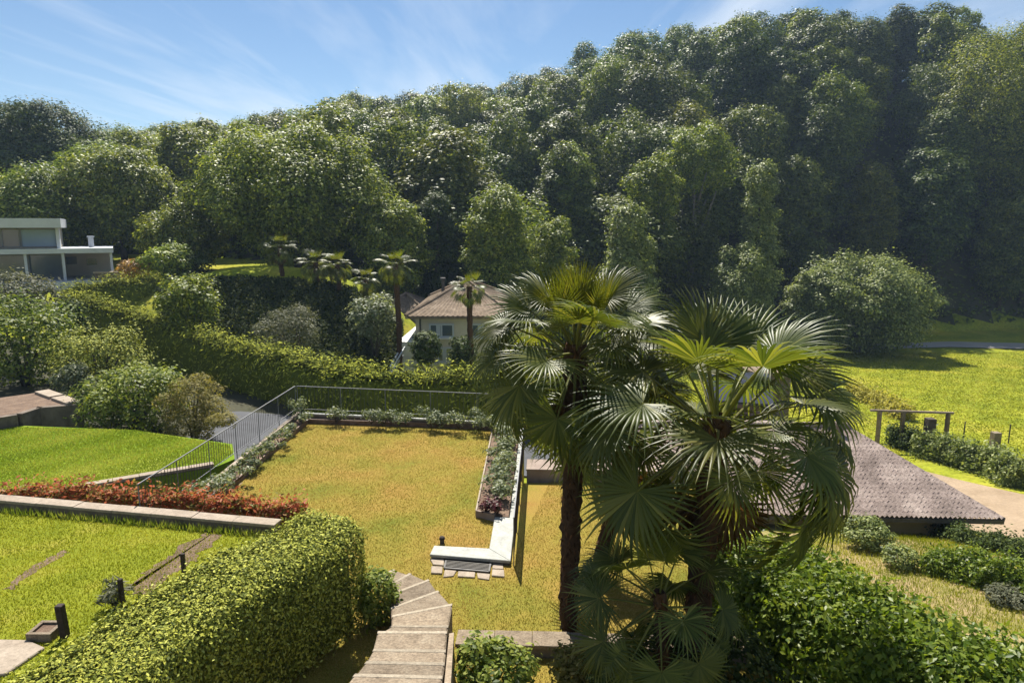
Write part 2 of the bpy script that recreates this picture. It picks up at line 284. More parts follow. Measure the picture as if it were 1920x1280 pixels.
M['orange'] = mat_leaf('orange_shrub_leaf', [(0,(.20,.12,.03)),(.5,(.36,.20,.05)),(1,(.5,.3,.09))], .35, .5)

# ------------------------------------------------------------------ foliage helpers
def unit(a): return a/(np.linalg.norm(a, axis=-1, keepdims=True)+1e-9)
def leaves(P, N, size, asp, rng, fold=.18, jit=.45, droop=0.):
    n = len(P); N = unit(N+jit*rng.normal(size=(n,3))); T = rng.normal(size=(n,3)); T[:,2] -= droop; T = unit(T-N*(T*N).sum(1,keepdims=True)); B = np.cross(N, T)
    L = (size*(.65+.7*rng.random(n)))[:,None]; W = L*asp*.5
    V = np.stack([P-T*L*.5, P+B*W+N*W*fold, P+T*L*.5, P-B*W+N*W*fold], 1).reshape(-1,3)
    k = np.arange(n)*4; F = np.stack([np.c_[k,k+1,k+2], np.c_[k,k+2,k+3]], 1).reshape(-1,3)
    return V, F, np.repeat(rng.random(n), 4)
def leaf_mesh(name, P, N, size, asp=.6, seed=0, **kw):
    rng = np.random.default_rng(seed); V, F, r = leaves(P, N, size, asp, rng, **kw); return fast_mesh(name, V, F, r)
def lobed(n, lobes, rng, thick=.35, up=.8, skip=.72, under=.35):
    lb = np.asarray(lobes, float); a = (lb[:,3]*lb[:,4]+lb[:,3]*lb[:,5]+lb[:,4]*lb[:,5]); P = []; N = []; got = 0
    while got < n:
        m = int((n-got)*1.6)+50; i = rng.choice(len(lb), m, p=a/a.sum()); d = unit(rng.normal(size=(m,3)))
        r = 1-thick*rng.random(m)**1.6+.42*rng.random(m)**5; ww = lb[i,:3]; sc_ = lb[i,3:4]; r = r*(1+.16*np.sin(d[:,0]*5+ww[:,0]*3)*np.cos(d[:,1]*5+ww[:,1]*2)+.12*np.sin(d[:,2]*7+ww[:,2]*5+d[:,0]*4)); p = lb[i,:3]+d*lb[i,3:]*r[:,None]
        q = (((p[:,None,:]-lb[None,:,:3])/lb[None,:,3:])**2).sum(-1); q[np.arange(m), i] = 9; ok = (q.min(1) > skip**2) & ((d[:,2] > -.15) | (rng.random(m) < under))
        p = p[ok]; nn = unit(d[ok]/lb[i[ok],3:])+np.array([0,0,up]); P.append(p); N.append(nn); got += len(p)
    return np.concatenate(P)[:n], np.concatenate(N)[:n]
def make_lobes(rng, R, H, z0, n, sub=.42, shape='round'):
    """sub-crowns on an ellipsoid of radius R from z0 to H"""
    out = []; cz = (z0+H)/2; hz = (H-z0)/2
    for k in range(n):
        u = (k+.5)/n; v = 1-2*u; ph = k*2.39996+rng.random()*.6; s = math.sqrt(1-v*v)
        if shape == 'cone': s *= .45+.55*(1-(v+1)/2)
        if shape == 'umbrella': s = math.sqrt(max(0, 1-max(v,-.2)**2))
        r = R*sub*(.75+.55*rng.random()); f = (.72+.2*rng.random())
        out.append((math.cos(ph)*s*(R-r*.6)*f*1.15, math.sin(ph)*s*(R-r*.6)*f*1.15, cz+v*(hz-r*.6), r, r, r*(.6+.55*rng.random())))
    out.append((0,0,cz,R*.55,R*.55,hz*.7)); return out
def limb_mesh(rng, lobes, H, r0, lean=.3, nl=7):
    mb = MB(); top = H*.8; pts = []; x = y = 0
    for k in range(7):
        pts.append((x, y, top*k/6)); x += lean*rng.normal()*.5; y += lean*rng.normal()*.5
    mb.tube(pts, [r0*(1.25-.25*min(k,1))*(1-.85*k/6) for k in range(7)], 8)
    for c in sorted(lobes, key=lambda q: q[2])[:nl]:
        k = 2+int(rng.integers(0, 3)); a = np.array(pts[k]); b = np.array(c[:3]); mid = (a+b)/2+np.array([0,0,-.06*H*rng.random()])
        if b[2] < a[2]: continue
        mb.tube([a, mid, b], [r0*.42, r0*.26, r0*.08], 5)
    return mb
def tree_meshes(seed, R, H, z0, nl, nleaf, lsize, shape='round', sub=.42, r0=.28, asp=.62, thick=.4):
    rng = np.random.default_rng(seed); lobes = make_lobes(rng, R, H, z0, nl, sub, shape); P, N = lobed(nleaf, lobes, rng, thick)
    P += .10*R*np.sin(P*2.1/R*3+seed)*.3
    return limb_mesh(rng, lobes, H, r0), leaf_mesh('crown', P, N, lsize, asp, seed+1)
def place_tree(name, trunk, crown, loc, label, group, mat, bark, s=(1,1,1), rz=0, cat='tree'):
    t = thing(name, loc, label, cat, group, rz, s)
    if isinstance(trunk, MB): link('trunk', _mesh(trunk), bark, t)
    else: link('trunk', trunk, bark, t)
    if not crown.materials: crown.materials.append(mat)
    c = link('crown', crown, None, t); c.material_slots[0].link = 'OBJECT'; c.material_slots[0].material = mat; return t
def _mesh(mb):
    me = bpy.data.meshes.new('trunk'); me.from_pydata(mb.v, [], mb.f); me.update(); me.polygons.foreach_set('use_smooth', np.ones(len(me.polygons), bool)); return me
def bush(name, px, py, w, h, y, mat, label, cat='shrub', n=2600, ls=.12, nl=9, seed=1, asp=.55, ground=None, group=None, up=.8, droop=0., sub=.45, low=.0):
    """a shrub whose outline is centred on picture point px,py, standing at distance y"""
    rng = np.random.default_rng(seed); c = at_y(px, py, y); zc = y*math.cos(PITCH)+(CAMZ-c[2])*math.sin(PITCH)
    R = w/FPX*zc/2; hh = h/FPX*zc; g = G(c[0], y) if ground is None else ground; top = c[2]+hh/2; z0 = max(g+low, top-hh*1.15)
    lobes = make_lobes(rng, R, top-g, max(z0-g, 0.02), nl, sub); P, N = lobed(n, lobes, rng, .4, up); P[:,2] = np.maximum(P[:,2], .02)
    t = thing(name, (c[0], y, g), label, cat, group)
    mb = MB()
    for k in range(5):
        b = lobes[k*len(lobes)//6]; mb.tube([(.06*math.cos(k*1.3), .06*math.sin(k*1.3), -.05), (b[0]*.4, b[1]*.4, b[2]*.5), b[:3]], [.05*R, .035*R, .012*R], 5)
    link('stem', _mesh(mb), M['bark'], t); link('foliage', leaf_mesh('foliage', P, N, ls, asp, seed, droop=droop), mat, t); return t
def hedge(name, path, halfw, ztop, zbot, mat, n, ls, seed, label, cat='hedge', asp=.5, rough=.12, jit=.6, round_=4., up=.2, freq=1.3, clump=0., endr=.9):
    """clipped hedge swept along path [(x,y)], superellipse section; ztop/zbot may be lists"""
    rng = np.random.default_rng(seed); path = np.array(path, float); seg = np.linalg.norm(np.diff(path, axis=0), axis=1); s = np.r_[0, np.cumsum(seg)]; Lt = s[-1]
    zt = np.asarray(ztop if hasattr(ztop,'__len__') else [ztop]*len(path), float); zb = np.asarray(zbot if hasattr(zbot,'__len__') else [zbot]*len(path), float)
    hw = np.asarray(halfw if hasattr(halfw,'__len__') else [halfw]*len(path), float)
    def surf(u, a, inset):
        """u along path in metres, a angle in section 0..pi (left foot, over the top, right foot)"""
        cx = np.interp(u, s, path[:,0]); cy = np.interp(u, s, path[:,1]); e = .25
        tx = np.interp(np.minimum(u+e,Lt), s, path[:,0])-np.interp(np.maximum(u-e,0), s, path[:,0]); ty = np.interp(np.minimum(u+e,Lt), s, path[:,1])-np.interp(np.maximum(u-e,0), s, path[:,1])
        l = np.hypot(tx, ty)+1e-9; tx /= l; ty /= l; T = np.interp(u, s, zt); B = np.interp(u, s, zb); H = T-B; W = np.interp(u, s, hw)
        end = np.clip(np.minimum(u, Lt-u)/(W*endr), 0, 1); endf = np.sqrt(np.clip(1-(1-end)**2, .02, 1))
        ca, sa = np.cos(a), np.sin(a); k = (np.abs(ca)**round_+np.abs(sa)**round_)**(-1/round_)
        nz = rough*(np.sin(u*freq*2.1+a*3)+np.sin(u*freq*5.3+a*5+2)*.6+np.sin(u*freq*.9-a*2+1))
        o = ca*k*(W*endf+nz-inset); z = B+sa*k*(H*(.8+.2*endf)+nz*.8-inset)
        P = np.stack([cx+ty*-o, cy+tx*o, z], -1); N = np.stack([-ty*ca*np.abs(ca)**2, tx*ca*np.abs(ca)**2, sa*np.abs(sa)**2*np.ones_like(u)], -1); return P, N
    u = rng.random(n)*Lt; W0 = hw.mean(); H0 = (zt-zb).mean()
    q = rng.random(n)*(2*H0+2*W0); a = np.where(q < H0, np.arctan2(q, W0), np.where(q < H0+2*W0, np.arctan2(H0, W0-(q-H0)), np.pi-np.arctan2(2*H0+2*W0-q, W0)))
    P, N = surf(u, a, rng.random(n)**1.5*ls*1.6); N = unit(N)+np.array([0,0,up])
    if clump: P = P+unit(N)*(clump*np.maximum(0, np.sin(P[:,:1]*6.1+1)*np.sin(P[:,1:2]*7.3)*np.sin(P[:,2:]*6.7+2)))
    P = P+unit(N)*(rng.random(n)**9*ls*3.2)[:,None]
    base = np.array([path[0,0], path[0,1], zb[0]]); t = thing(name, base, label, cat)
    link('foliage', leaf_mesh('foliage', P-base, N, ls, asp, seed+3, jit=jit), mat, t)
    us = np.linspace(.02, Lt-.02, max(8, int(Lt/.4))); an = np.linspace(0, np.pi, 15); U, A = np.meshgrid(us, an, indexing='ij'); C, _ = surf(U.ravel(), A.ravel(), ls*1.3+.04)
    k = np.arange(len(us)-1)[:,None]*15+np.arange(14)[None,:]; F = np.stack([k, k+1, k+16, k+15], -1).reshape(-1,4); mc = fast_mesh('inner_branches', C-base, F, np.full(len(C), .3), True)
    link('inner_branches', mc, mat, t); return t
def blades(name, poly, z, n, h, w, mat, seed, label, slope=None, lean=.6):
    """short grass standing on polygon poly (world xy)"""
    rng = np.random.default_rng(seed); poly = np.array(poly, float); lo, hi = poly.min(0), poly.max(0); P = np.zeros((0,2))
    while len(P) < n:
        q = lo+(hi-lo)*rng.random((n,2)); P = np.r_[P, q[inside(q, poly)]]
    P = P[:n]; zz = np.full(n, z) if slope is None else slope(P[:,0], P[:,1])
    a = rng.random(n)*6.283; ln = h*lean*rng.random(n); hh = h*(.5+.8*rng.random(n)); ww = w*(.6+.8*rng.random(n)); b = rng.random(n)*6.283
    Q = np.c_[P, zz-.003]; S = np.c_[np.cos(b)*ww, np.sin(b)*ww, np.zeros(n)]; T = Q+np.c_[np.cos(a)*ln, np.sin(a)*ln, hh]
    V = np.stack([Q-S, Q+S, T], 1).reshape(-1,3); F = np.arange(3*n).reshape(-1,3)
    patch = .5+.25*np.sin(P[:,0]*1.1+seed)*np.cos(P[:,1]*.9+.5*seed)+.15*np.sin(P[:,0]*2.7-P[:,1]*2.1)
    r = np.clip(patch+rng.normal(size=n)*.22, 0, 1)
    o = link(name, fast_mesh(name, V, F, np.repeat(r, 3)), mat); stuff(o); return tag(o, label, 'grass')
def inside(q, poly):
    x, y = q[:,0], q[:,1]; c = np.zeros(len(q), bool); j = len(poly)-1
    for i in range(len(poly)):
        xi, yi = poly[i]; xj, yj = poly[j]; m = ((yi > y) != (yj > y)) & (x < (xj-xi)*(y-yi)/(yj-yi+1e-12)+xi); c ^= m; j = i
    return c
def draped(name, xy_left, xy_right, dz, mat, n=40, m=6):
    """a ribbon laid on the terrain between two edge polylines"""
    L = np.array(xy_left, float); R = np.array(xy_right, float)
    def res(p):
        s = np.r_[0, np.cumsum(np.linalg.norm(np.diff(p, axis=0), axis=1))]; u = np.linspace(0, s[-1], n); return np.c_[np.interp(u, s, p[:,0]), np.interp(u, s, p[:,1])]
    L, R = res(L), res(R); w = np.linspace(0, 1, m)[None,:,None]; P = L[:,None]*(1-w)+R[:,None]*w; Z = ground_h(P[...,0], P[...,1])+dz
    V = np.c_[P.reshape(-1,2), Z.ravel()]; k = np.arange(n-1)[:,None]*m+np.arange(m-1)[None,:]; F = np.stack([k, k+1, k+m+1, k+m], -1).reshape(-1,4)
    return link(name, fast_mesh(name, V, F, None, True), mat)

# ================================================================== THE SETTING
def grid_sheet(name, xs, ys, mat, mask=None):
    X, Y = np.meshgrid(xs, ys); Z = ground_h(X, Y); V = np.c_[X.ravel(), Y.ravel(), Z.ravel()]; nx = len(xs); k = np.arange(len(ys)-1)[:,None]*nx+np.arange(nx-1)[None,:]
    F = np.stack([k, k+1, k+nx+1, k+nx], -1).reshape(-1,4)
    if mask is not None:
        c = V[F].mean(1); F = F[mask(c[:,0], c[:,1])]
    return structure(link(name, fast_mesh(name, V, F, None, True), mat))
xs = np.r_[np.arange(-300, -60, 6), np.arange(-60, 76, 1.), np.arange(76, 320, 6)]; ys = np.r_[np.arange(-25, 100, 1.), np.arange(100, 180, 2.), np.arange(180, 420, 8.)]
def on_hill(x, y): fy = hill_params(x, y)[0]; return y > fy+1
grid_sheet('ground', xs, ys, M['meadow'], lambda x, y: ~on_hill(x, y))
grid_sheet('hillside', xs, ys, M['litter'], on_hill)

def Z(px, py, z): p = at_z(px, py, z); return (p[0], p[1])
# plateau with the dry lawn: one block, top at 0
OUT_FL, OUT_FR = Z(557, 772, .25), Z(983, 792, .25); OUT_NL = Z(352, 934, .25); OUT_NR = Z(957, 1051, .1)
STRIP_FR = Z(1300, 905, 0)
plateau = [OUT_NL, OUT_FL, OUT_FR, Z(978, 905, 0), STRIP_FR, (4.3, 12.3), (4.9, 9.8), (6.0, 7.6), (7.2, 2.5), (-3.0, 2.5), (-4.3, 8.0), (-4.4, 12.6), (-6.9, 13.0)]
structure(MB().prism(plateau, -2.9, 0).build('terrace_lawn', M['gold_lawn']))
inner = [Z(420, 927, .03), Z(577, 792, .03), Z(925, 803, .03), Z(893, 966, .03)]
# upper left lawn
WALL_A, WALL_B = Z(-260, 914, .7), Z(514, 984, .7)
lawnB = [Z(-260, 918, .7), Z(514, 990, .7), (-3.6, 11.6), (-3.6, 8.5), (-4.4, 5.0), (-5.0, 2.0), (-16, 2.0), (-17, 12)]
structure(MB().prism(lawnB, -1.8, .5).build('upper_lawn', M['lawn_up']))
# lower left lawn
CW0, CW1 = Z(160, 917, -1), Z(402, 876, -1)
lawnC = [Z(-700, 900, -1), Z(60, 930, -1), CW0, CW1, Z(440, 860, -1), Z(436, 832, -1), Z(250, 806, -1), Z(0, 796, -1), Z(-500, 800, -1)]
structure(MB().prism(lawnC, -3.2, -1).build('lower_lawn', M['lawn_low']))
# roads and paths
structure(draped('shrub_bed', [(-32,23.5),(-32,30),(-32,41)], [(-9.5,23.5),(-9.5,30),(-14,37)], .03, M['litter'], 30, 24))
structure(draped('driveway', [(-13,14),(-12.6,20.2),(-12.5,25),(-12.5,29.6),(-9.6,29.4),(-6,27.2),(0,26.9),(6,27.2),(12,28.5)], [(-7.1,13.5),(-7.0,18),(-6.95,20),(-6.9,21.9),(-6.5,22.3),(-4,22.4),(0,22.3),(6,22.4),(12,23.5)], .06, M['asphalt'], 70, 12))
structure(draped('garden_soil', [(5.2,14.5),(8.0,20.5),(8.6,21.5)], [(14.5,9.5),(15.5,17),(16,21)], .05, M['dry_garden'], 24, 16))
structure(draped('sandy_path', [(13.4,30.6),(14.6,27.2),(15.5,24.8),(16.4,21.6),(17.4,16),(18.5,9)], [(18.2,32.5),(20.2,28.6),(21.8,25),(22.8,21.5),(23,16),(23,9)], .06, M['sand'], 50, 8))
structure(draped('meadow_road', [at_y(p, 668, y)[:2] for p, y in ((1330,70),(1500,74),(1640,78.0),(1780,79.5),(1930,78),(2400,84))], [at_y(p, 660, y)[:2] for p, y in ((1330,73.5),(1500,77.5),(1640,81.5),(1780,83.5),(1930,82),(2400,88))], .1, M['pale_road'], 70, 5))

# ================================================================== THE WOODED HILLS
FV = []; FH = []
for k, (R, H, z0, nl, sh, sub) in enumerate([(5.0,14,2.0,24,'round',.34),(4.3,15.5,1.6,26,'round',.32),(5.4,12.5,1.6,22,'round',.38),(4.2,16.5,1.5,26,'cone',.36),(4.7,14.5,1.2,28,'cone',.32),(3.4,14,1.2,20,'round',.38),(5.8,14.5,2.6,22,'umbrella',.34)]):
    tr, cr = tree_meshes(100+k*7, R, H, z0, nl, 20000, .31, sh, sub, .3, thick=.3); FV.append((_mesh(tr), cr)); FH.append(H)
rng = np.random.default_rng(5); spots = []
for gy in np.arange(60, 172, 7.4):
    for gx in np.arange(-135, 150, 8.2):
        x = gx+rng.uniform(-2.8, 2.8)+(4 if int(gy/7.4)%2 else 0); y = gy+rng.uniform(-2.6, 2.6); px = 960+1298*x/y
        fy, fz, ry, rz = [float(v) for v in hill_params(np.array(x), np.array(y))]
        if -140 < px < 2060 and fy+1.5 < y < ry+9: spots.append((x, y, px, (y-fy)/(ry-fy)))
SKP = ([-150,0,130,230,330,480,640,690,800,900,960,1010,1130,1300,1320,1480,1600,1740,1800,1860,1920,2100], [205,200,240,240,232,205,188,165,160,155,110,92,82,45,40,42,28,10,12,30,60,90])
# drop the trees that others hide completely: keep those whose top shows above the nearer ones
spots.sort(key=lambda q: q[1]); hor = np.full(2300, -9.); keep = []
for x, y, px, t in spots:
    z = G(x, y); h = rng.uniform(.85, 1.2); top = (z+13.5*h-CAMZ)/y; half = int(1298*4.6/y); i0 = int(max(0, px+150-half)); i1 = int(min(2299, px+150+half)); seg = hor[i0:i1]
    if len(seg) and top > np.median(seg)+.012:
        keep.append((x, y, z, px, t, h)); hor[i0:i1] = np.maximum(seg, (z+9.*h-CAMZ)/y)
print('forest trees', len(keep))
ORDN = ['first','second','third','fourth','fifth','sixth','seventh','eighth','ninth','tenth','eleventh','twelfth','thirteenth','fourteenth','fifteenth','sixteenth','seventeenth','eighteenth','nineteenth','twentieth']
MARKS = [(250,'modern house'),(460,'lawn bank'),(700,'huge round tree'),(900,'tiled roof house'),(1120,'left palm'),(1320,'gap between the palms'),(1480,'right palm'),(1700,'walnut tree'),(9999,'right end of the meadow')]
def cell(px, t): return (next(k for k, (q, _) in enumerate(MARKS) if px < q), 0 if t > .75 else 1 if t > .45 else 2 if t > .2 else 3)
cells = {}
for i, q in enumerate(keep[:298]): cells.setdefault(cell(q[3], q[4]), []).append((q[3], i))
FLAB = {}
for (a, r_), v in cells.items():
    for k, (_, i) in enumerate(sorted(v)): FLAB[i] = f"{ORDN[min(k, 19)]} {['skyline','upper','middle','lowest'][r_]} forest tree from the left above the {MARKS[a][1]}"
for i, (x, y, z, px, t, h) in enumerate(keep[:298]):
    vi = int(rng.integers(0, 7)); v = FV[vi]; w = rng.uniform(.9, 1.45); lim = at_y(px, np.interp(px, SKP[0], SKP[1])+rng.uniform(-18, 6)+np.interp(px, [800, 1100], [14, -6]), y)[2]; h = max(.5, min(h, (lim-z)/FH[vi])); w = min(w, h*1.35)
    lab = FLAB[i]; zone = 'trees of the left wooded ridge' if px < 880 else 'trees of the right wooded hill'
    place_tree('forest_tree', v[0], v[1], (x, y, z-.4), lab, zone, M['forest_lit'] if rng.random() < np.interp(px, [700, 1300], [.75, .12]) else M['forest'], M['bark'], (w, w, h), rng.random()*6.28)  # lit leaf copy mostly left, darker one right: hill light and shade painted
# undergrowth between the trunks, one mass
n = 26000; a = rng.uniform(-160, 2080, n); fyy = np.interp(a, FOOT_PX, FOOT_Y); yy = fyy+.5+rng.random(n)**1.5*34; xx = (a-960)/1298*yy
hh = rng.random(n)**1.4*2.6*(.4+.6*np.abs(np.sin(xx*.45)*np.cos(yy*.37))); P = np.c_[xx, yy, ground_h(xx, yy)+hh+.1]
o = link('forest_undergrowth', leaf_mesh('forest_undergrowth', P, np.tile([0,-.3,.8],(n,1)), .55, .6, 9), M['forest']); stuff(o); tag(o, 'low leafy undergrowth covering the floor of the wooded hills', 'undergrowth')

# ------------------------------------------------------------------ single trees one can tell apart
def solo(px, top, w, y, label, seed, shape='round', nleaf=16000, ls=.36, z0=.22, mat='tree', bark='bark', name='broadleaf_tree', nl=22, sub=.38, base=None, thick=.4):
    c = at_y(px, top, y); g = G(c[0], y) if base is None else base; zc = y*math.cos(PITCH); R = w/FPX*zc/2; H = c[2]-g
    tr, cr = tree_meshes(seed, R, H, H*z0, nl, int(nleaf*1.6), ls*.78, shape, sub, .022*H+.06, thick=thick)
    return place_tree(name, tr, cr, (c[0], y, g-.15), label, None, M[mat], M[bark])
solo(545, 248, 330, 60, 'huge round bright green tree towering behind the lawn bank palms', 31, nleaf=42000, ls=.36, z0=.12, nl=34, sub=.30, mat='bright_leaf')
solo(62, 196, 210, 84, 'broad dark crowned tree rising above the left skyline', 32, mat='dark_leaf', z0=.3, nleaf=24000, ls=.42)
solo(215, 275, 190, 66, 'tall olive tinted tree behind the flat roofed modern house', 33, z0=.15, nleaf=24000)
solo(70, 330, 190, 64, 'leafy tree directly above the upper flat roof', 34, z0=.12, nleaf=22000)
solo(335, 385, 150, 58, 'smaller leafy tree left of the huge round tree', 35, z0=.1, nleaf=16000, ls=.32)
solo(735, 372, 130, 57, 'mid green tree right of the huge round tree', 36, z0=.1, nleaf=16000, ls=.3)
solo(812, 362, 95, 60, 'dark slender tree behind the tiled roof house', 37, mat='dark_leaf', z0=.08, nleaf=14000, ls=.3)
solo(845, 288, 120, 70, 'pale green tree standing above the dark slender one', 38, z0=.15, nleaf=15000)
solo(935, 345, 165, 58, 'bright green tree with pointed crown behind the left palm', 39, 'cone', z0=.08, nleaf=22000, ls=.3)
solo(1042, 400, 85, 59, 'yellow green small tree beside the pointed bright tree', 40, mat='bright_leaf', z0=.08, nleaf=10000, ls=.28)
solo(1070, 280, 90, 76, 'narrow olive tree on the slope above the palms', 41, z0=.15, nleaf=12000)
solo(1180, 382, 130, 61, 'ivy clad leaning tree between the two big palm crowns', 42, 'cone', z0=.05, nleaf=16000, ls=.3, mat='walnut')
solo(1225, 288, 105, 74, 'flat topped pale tree on the shaded slope', 43, 'umbrella', z0=.35, nleaf=12000)
solo(1310, 232, 130, 80, 'tree with a spreading top over a bare trunk on the dark slope', 44, 'umbrella', z0=.62, nleaf=9000, bark='pale_bark', sub=.3)
solo(1432, 300, 100, 71, 'tall ivy covered column tree catching the sun', 45, 'cone', z0=.04, nleaf=16000, ls=.32, mat='walnut')
solo(1392, 455, 115, 68, 'short leafy tree at the foot of the ivy column', 46, z0=.08, nleaf=12000, ls=.3, mat='walnut')
solo(1622, 483, 240, 76, 'big rounded walnut tree alone on the meadow edge', 47, mat='walnut', z0=.08, nleaf=42000, ls=.36, nl=40, sub=.27, name='walnut_tree')
solo(1532, 505, 105, 74, 'pale leafy tree touching the left side of the big walnut', 49, mat='walnut', z0=.06, nleaf=16000, ls=.32)
solo(1895, 50, 230, 104, 'large sunlit tree at the upper right edge', 48, z0=.12, nleaf=26000, ls=.38, mat='forest_lit')

# ------------------------------------------------------------------ modern flat roofed house
YM = 54.0; HA = math.radians(30)
def at(px, py, y): return at_y(px, py, y)
HO = at(215, 524, YM); hb = HO[2]; HU = np.array([math.cos(HA), math.sin(HA)]); HV = np.array([-math.sin(HA), math.cos(HA)])
def U(px):
    """distance along the facade (0 at its right end) of picture column px"""
    k = (px-960)/FPX/math.cos(PITCH)*.987; return float((k*HO[1]-HO[0])/(HU[0]-k*HU[1]))
def hw(u, v): return tuple(np.array(HO[:2])+HU*u+HV*v)
ZM = lambda py: at(960, py, 53.2)[2]
mh = thing('modern_house', (*hw(-5, 1), hb), 'modern flat roofed white house with large dark glazing on the left slope', 'house')
def hbx(u0, u1, v0, v1, z0, z1): return MB().prism([hw(u0,v0), hw(u1,v0), hw(u1,v1), hw(u0,v1)], z0, z1)
UL = U(-60)-4
hbx(UL, U(128), -.9, 7, ZM(427), ZM(410)).build('upper_roof', M['white'], mh)
hbx(UL, U(219), -.6, 6.5, ZM(474), ZM(465)).build('lower_roof', M['white'], mh)
hbx(UL, U(118), .5, 6.5, ZM(465)+.01, ZM(427)-.01).build('upper_wall', M['beige'], mh)
hbx(UL, U(122), 1.0, 6, ZM(526), ZM(474)-.01).build('lower_wall', M['beige'], mh)
def pane(x0, x1, y0, y1, mat, v):
    u0, u1 = U(x0), U(x1); z0, z1 = ZM(y1), ZM(y0); p = hbx(u0, u1, v-.06, v, z0, z1).build('window', M[mat], mh); f = MB()
    for q in (u0, u1): f.prism([hw(q-.04,v-.12), hw(q+.04,v-.12), hw(q+.04,v-.002), hw(q-.04,v-.002)], z0, z1)
    for q in (z0, z1): f.prism([hw(u0+.041,v-.115), hw(u1-.041,v-.115), hw(u1-.041,v-.003), hw(u0+.041,v-.003)], q-.04, q+.04)
    f.build('window_frame', M['rail'], p)
for a0, a1, mt in ((-60,-8,'glass'),(-6,12,'glass'),(14,46,'glass'),(49,115,'blind')): pane(a0, a1, 429.5, 462, mt, .48)
for a0, a1 in ((-60,-3),(0,52),(57,120)): pane(a0, a1, 477, 524, 'glass', .98)
hbx(U(122)+.01, U(214), 5.0, 5.3, hb, ZM(474)-.01).build('porch_wall', M['plaster'], mh)
for u0, u1, b0, b1 in ((-3.4,-2.6,485,500),(-1.9,-1.2,490,502)): hbx(u0, u1, 4.9, 4.99, ZM(b1), ZM(b0)).build('porch_window', M['glass'], mh)
for a0 in (55, 125, 214): hbx(U(a0)-.09, U(a0)+.09, -.4, -.22, hb, ZM(474)-.01).build('column', M['white'], mh)
hbx(U(118)-.1, U(118)+.12, .1, 1.2, ZM(465)+.01, ZM(427)-.01).build('corner_pier', M['white'], mh)
cx, cy = hw(-1.4, 2.5); MB().tube([(cx, cy, ZM(466)), (cx, cy, ZM(445))], .2, 10).tube([(cx, cy, ZM(446)), (cx, cy, ZM(443))], .27, 10).build('chimney', M['white'], mh)
hbx(UL, .8, -1.6, 7, hb-1.4, hb+.08).build('floor_slab', M['white'], mh)
X = lambda px: at(px, 480, YM)[0]
gw = thing('garden_wall', (X(222), YM-1.2, hb), 'short grey stone wall at the end of the modern house terrace', 'wall')
MB().box((X(222), YM-1.3, hb+.1), (2.2, .5, 1.0), .1).build('wall_body', M['rubble'], gw, bevel=.03); MB().box((X(222), YM-1.3, hb+.66), (2.3, .6, .1), .1).build('wall_cap', M['sandstone'], gw)

# ------------------------------------------------------------------ tiled roof house below
YH = 42.0
hx0, hx1 = at(779,600,YH)[0], at(950,600,YH)[0]; ze = at(960,594,YH)[2]; gz = G(-2, 42)-.6; yd = 11.0
yh = thing('tiled_house', (hx0, YH, gz), 'cream two storey house with hipped clay tile roof beyond the hedge', 'house')
MB().prism([(hx0,YH),(hx1,YH),(hx1,YH+yd),(hx0,YH+yd)], gz, ze).build('wall', M['plaster'], yh)
def hip_roof(x0, x1, y0, y1, z, rise, mat, parent, name='roof', over=.55, step=.16):
    x0 -= over; x1 += over; y0 -= over; y1 += over; d = (y1-y0)/2; rx0, rx1 = x0+d, x1-d; ym = (y0+y1)/2
    if rx1 < rx0: rx0 = rx1 = (x0+x1)/2
    mb = MB(); faces = [((x0,y0),(x1,y0),(rx1,ym),(rx0,ym)), ((x1,y1),(x0,y1),(rx0,ym),(rx1,ym)), ((x0,y1),(x0,y0),(rx0,ym),(rx0,ym)), ((x1,y0),(x1,y1),(rx1,ym),(rx1,ym))]
    for a, b, c, d_ in faces:
        a, b, c, d_ = [np.array(q, float) for q in (a, b, c, d_)]; n = int(np.linalg.norm(b-a)/.3)*2; m = 14; V = []
        for j in range(m+1):
            for i in range(n+1):
                u, v = i/n, j/m; p = (a*(1-u)+b*u)*(1-v)+(d_*(1-u)+c*u)*v; V.append((p[0], p[1], z+rise*v+(.05 if i % 2 else 0)+.0))
        mb.poly(V, [(j*(n+1)+i, j*(n+1)+i+1, (j+1)*(n+1)+i+1, (j+1)*(n+1)+i) for j in range(m) for i in range(n)])
    mb.prism([(x0,y0),(x1,y0),(x1,y1),(x0,y1)], z-.16, z-.02); o = mb.build(name, mat, parent)
    rb = MB()
    for p, q in (((x0,y0),(rx0,ym)),((x1,y0),(rx1,ym)),((x0,y1),(rx0,ym)),((x1,y1),(rx1,ym)),((rx0,ym),(rx1,ym+.001))):
        if abs(p[0]-q[0])+abs(p[1]-q[1]) > .1: rb.tube([(*p, z+.06), (*q, z+rise+.06)] if q != (rx1,ym+.001) else [(*p, z+rise+.06), (*q, z+rise+.06)], .11, 6)
    rb.build('ridge_tiles', M['tile'], o); return o
rf = hip_roof(hx0, hx1, YH, YH+yd, ze+.1, 1.75, M['tile'], yh)
for vx, vy in ((hx0+1.3, YH+4.4), (hx0+2.6, YH+4.2)): MB().tube([(vx,vy,ze+1.0),(vx,vy,ze+2.0)], .12, 8).tube([(vx,vy,ze+1.95),(vx,vy,ze+2.1)], .2, 8).build('vent_pipe', M['iron'], rf)
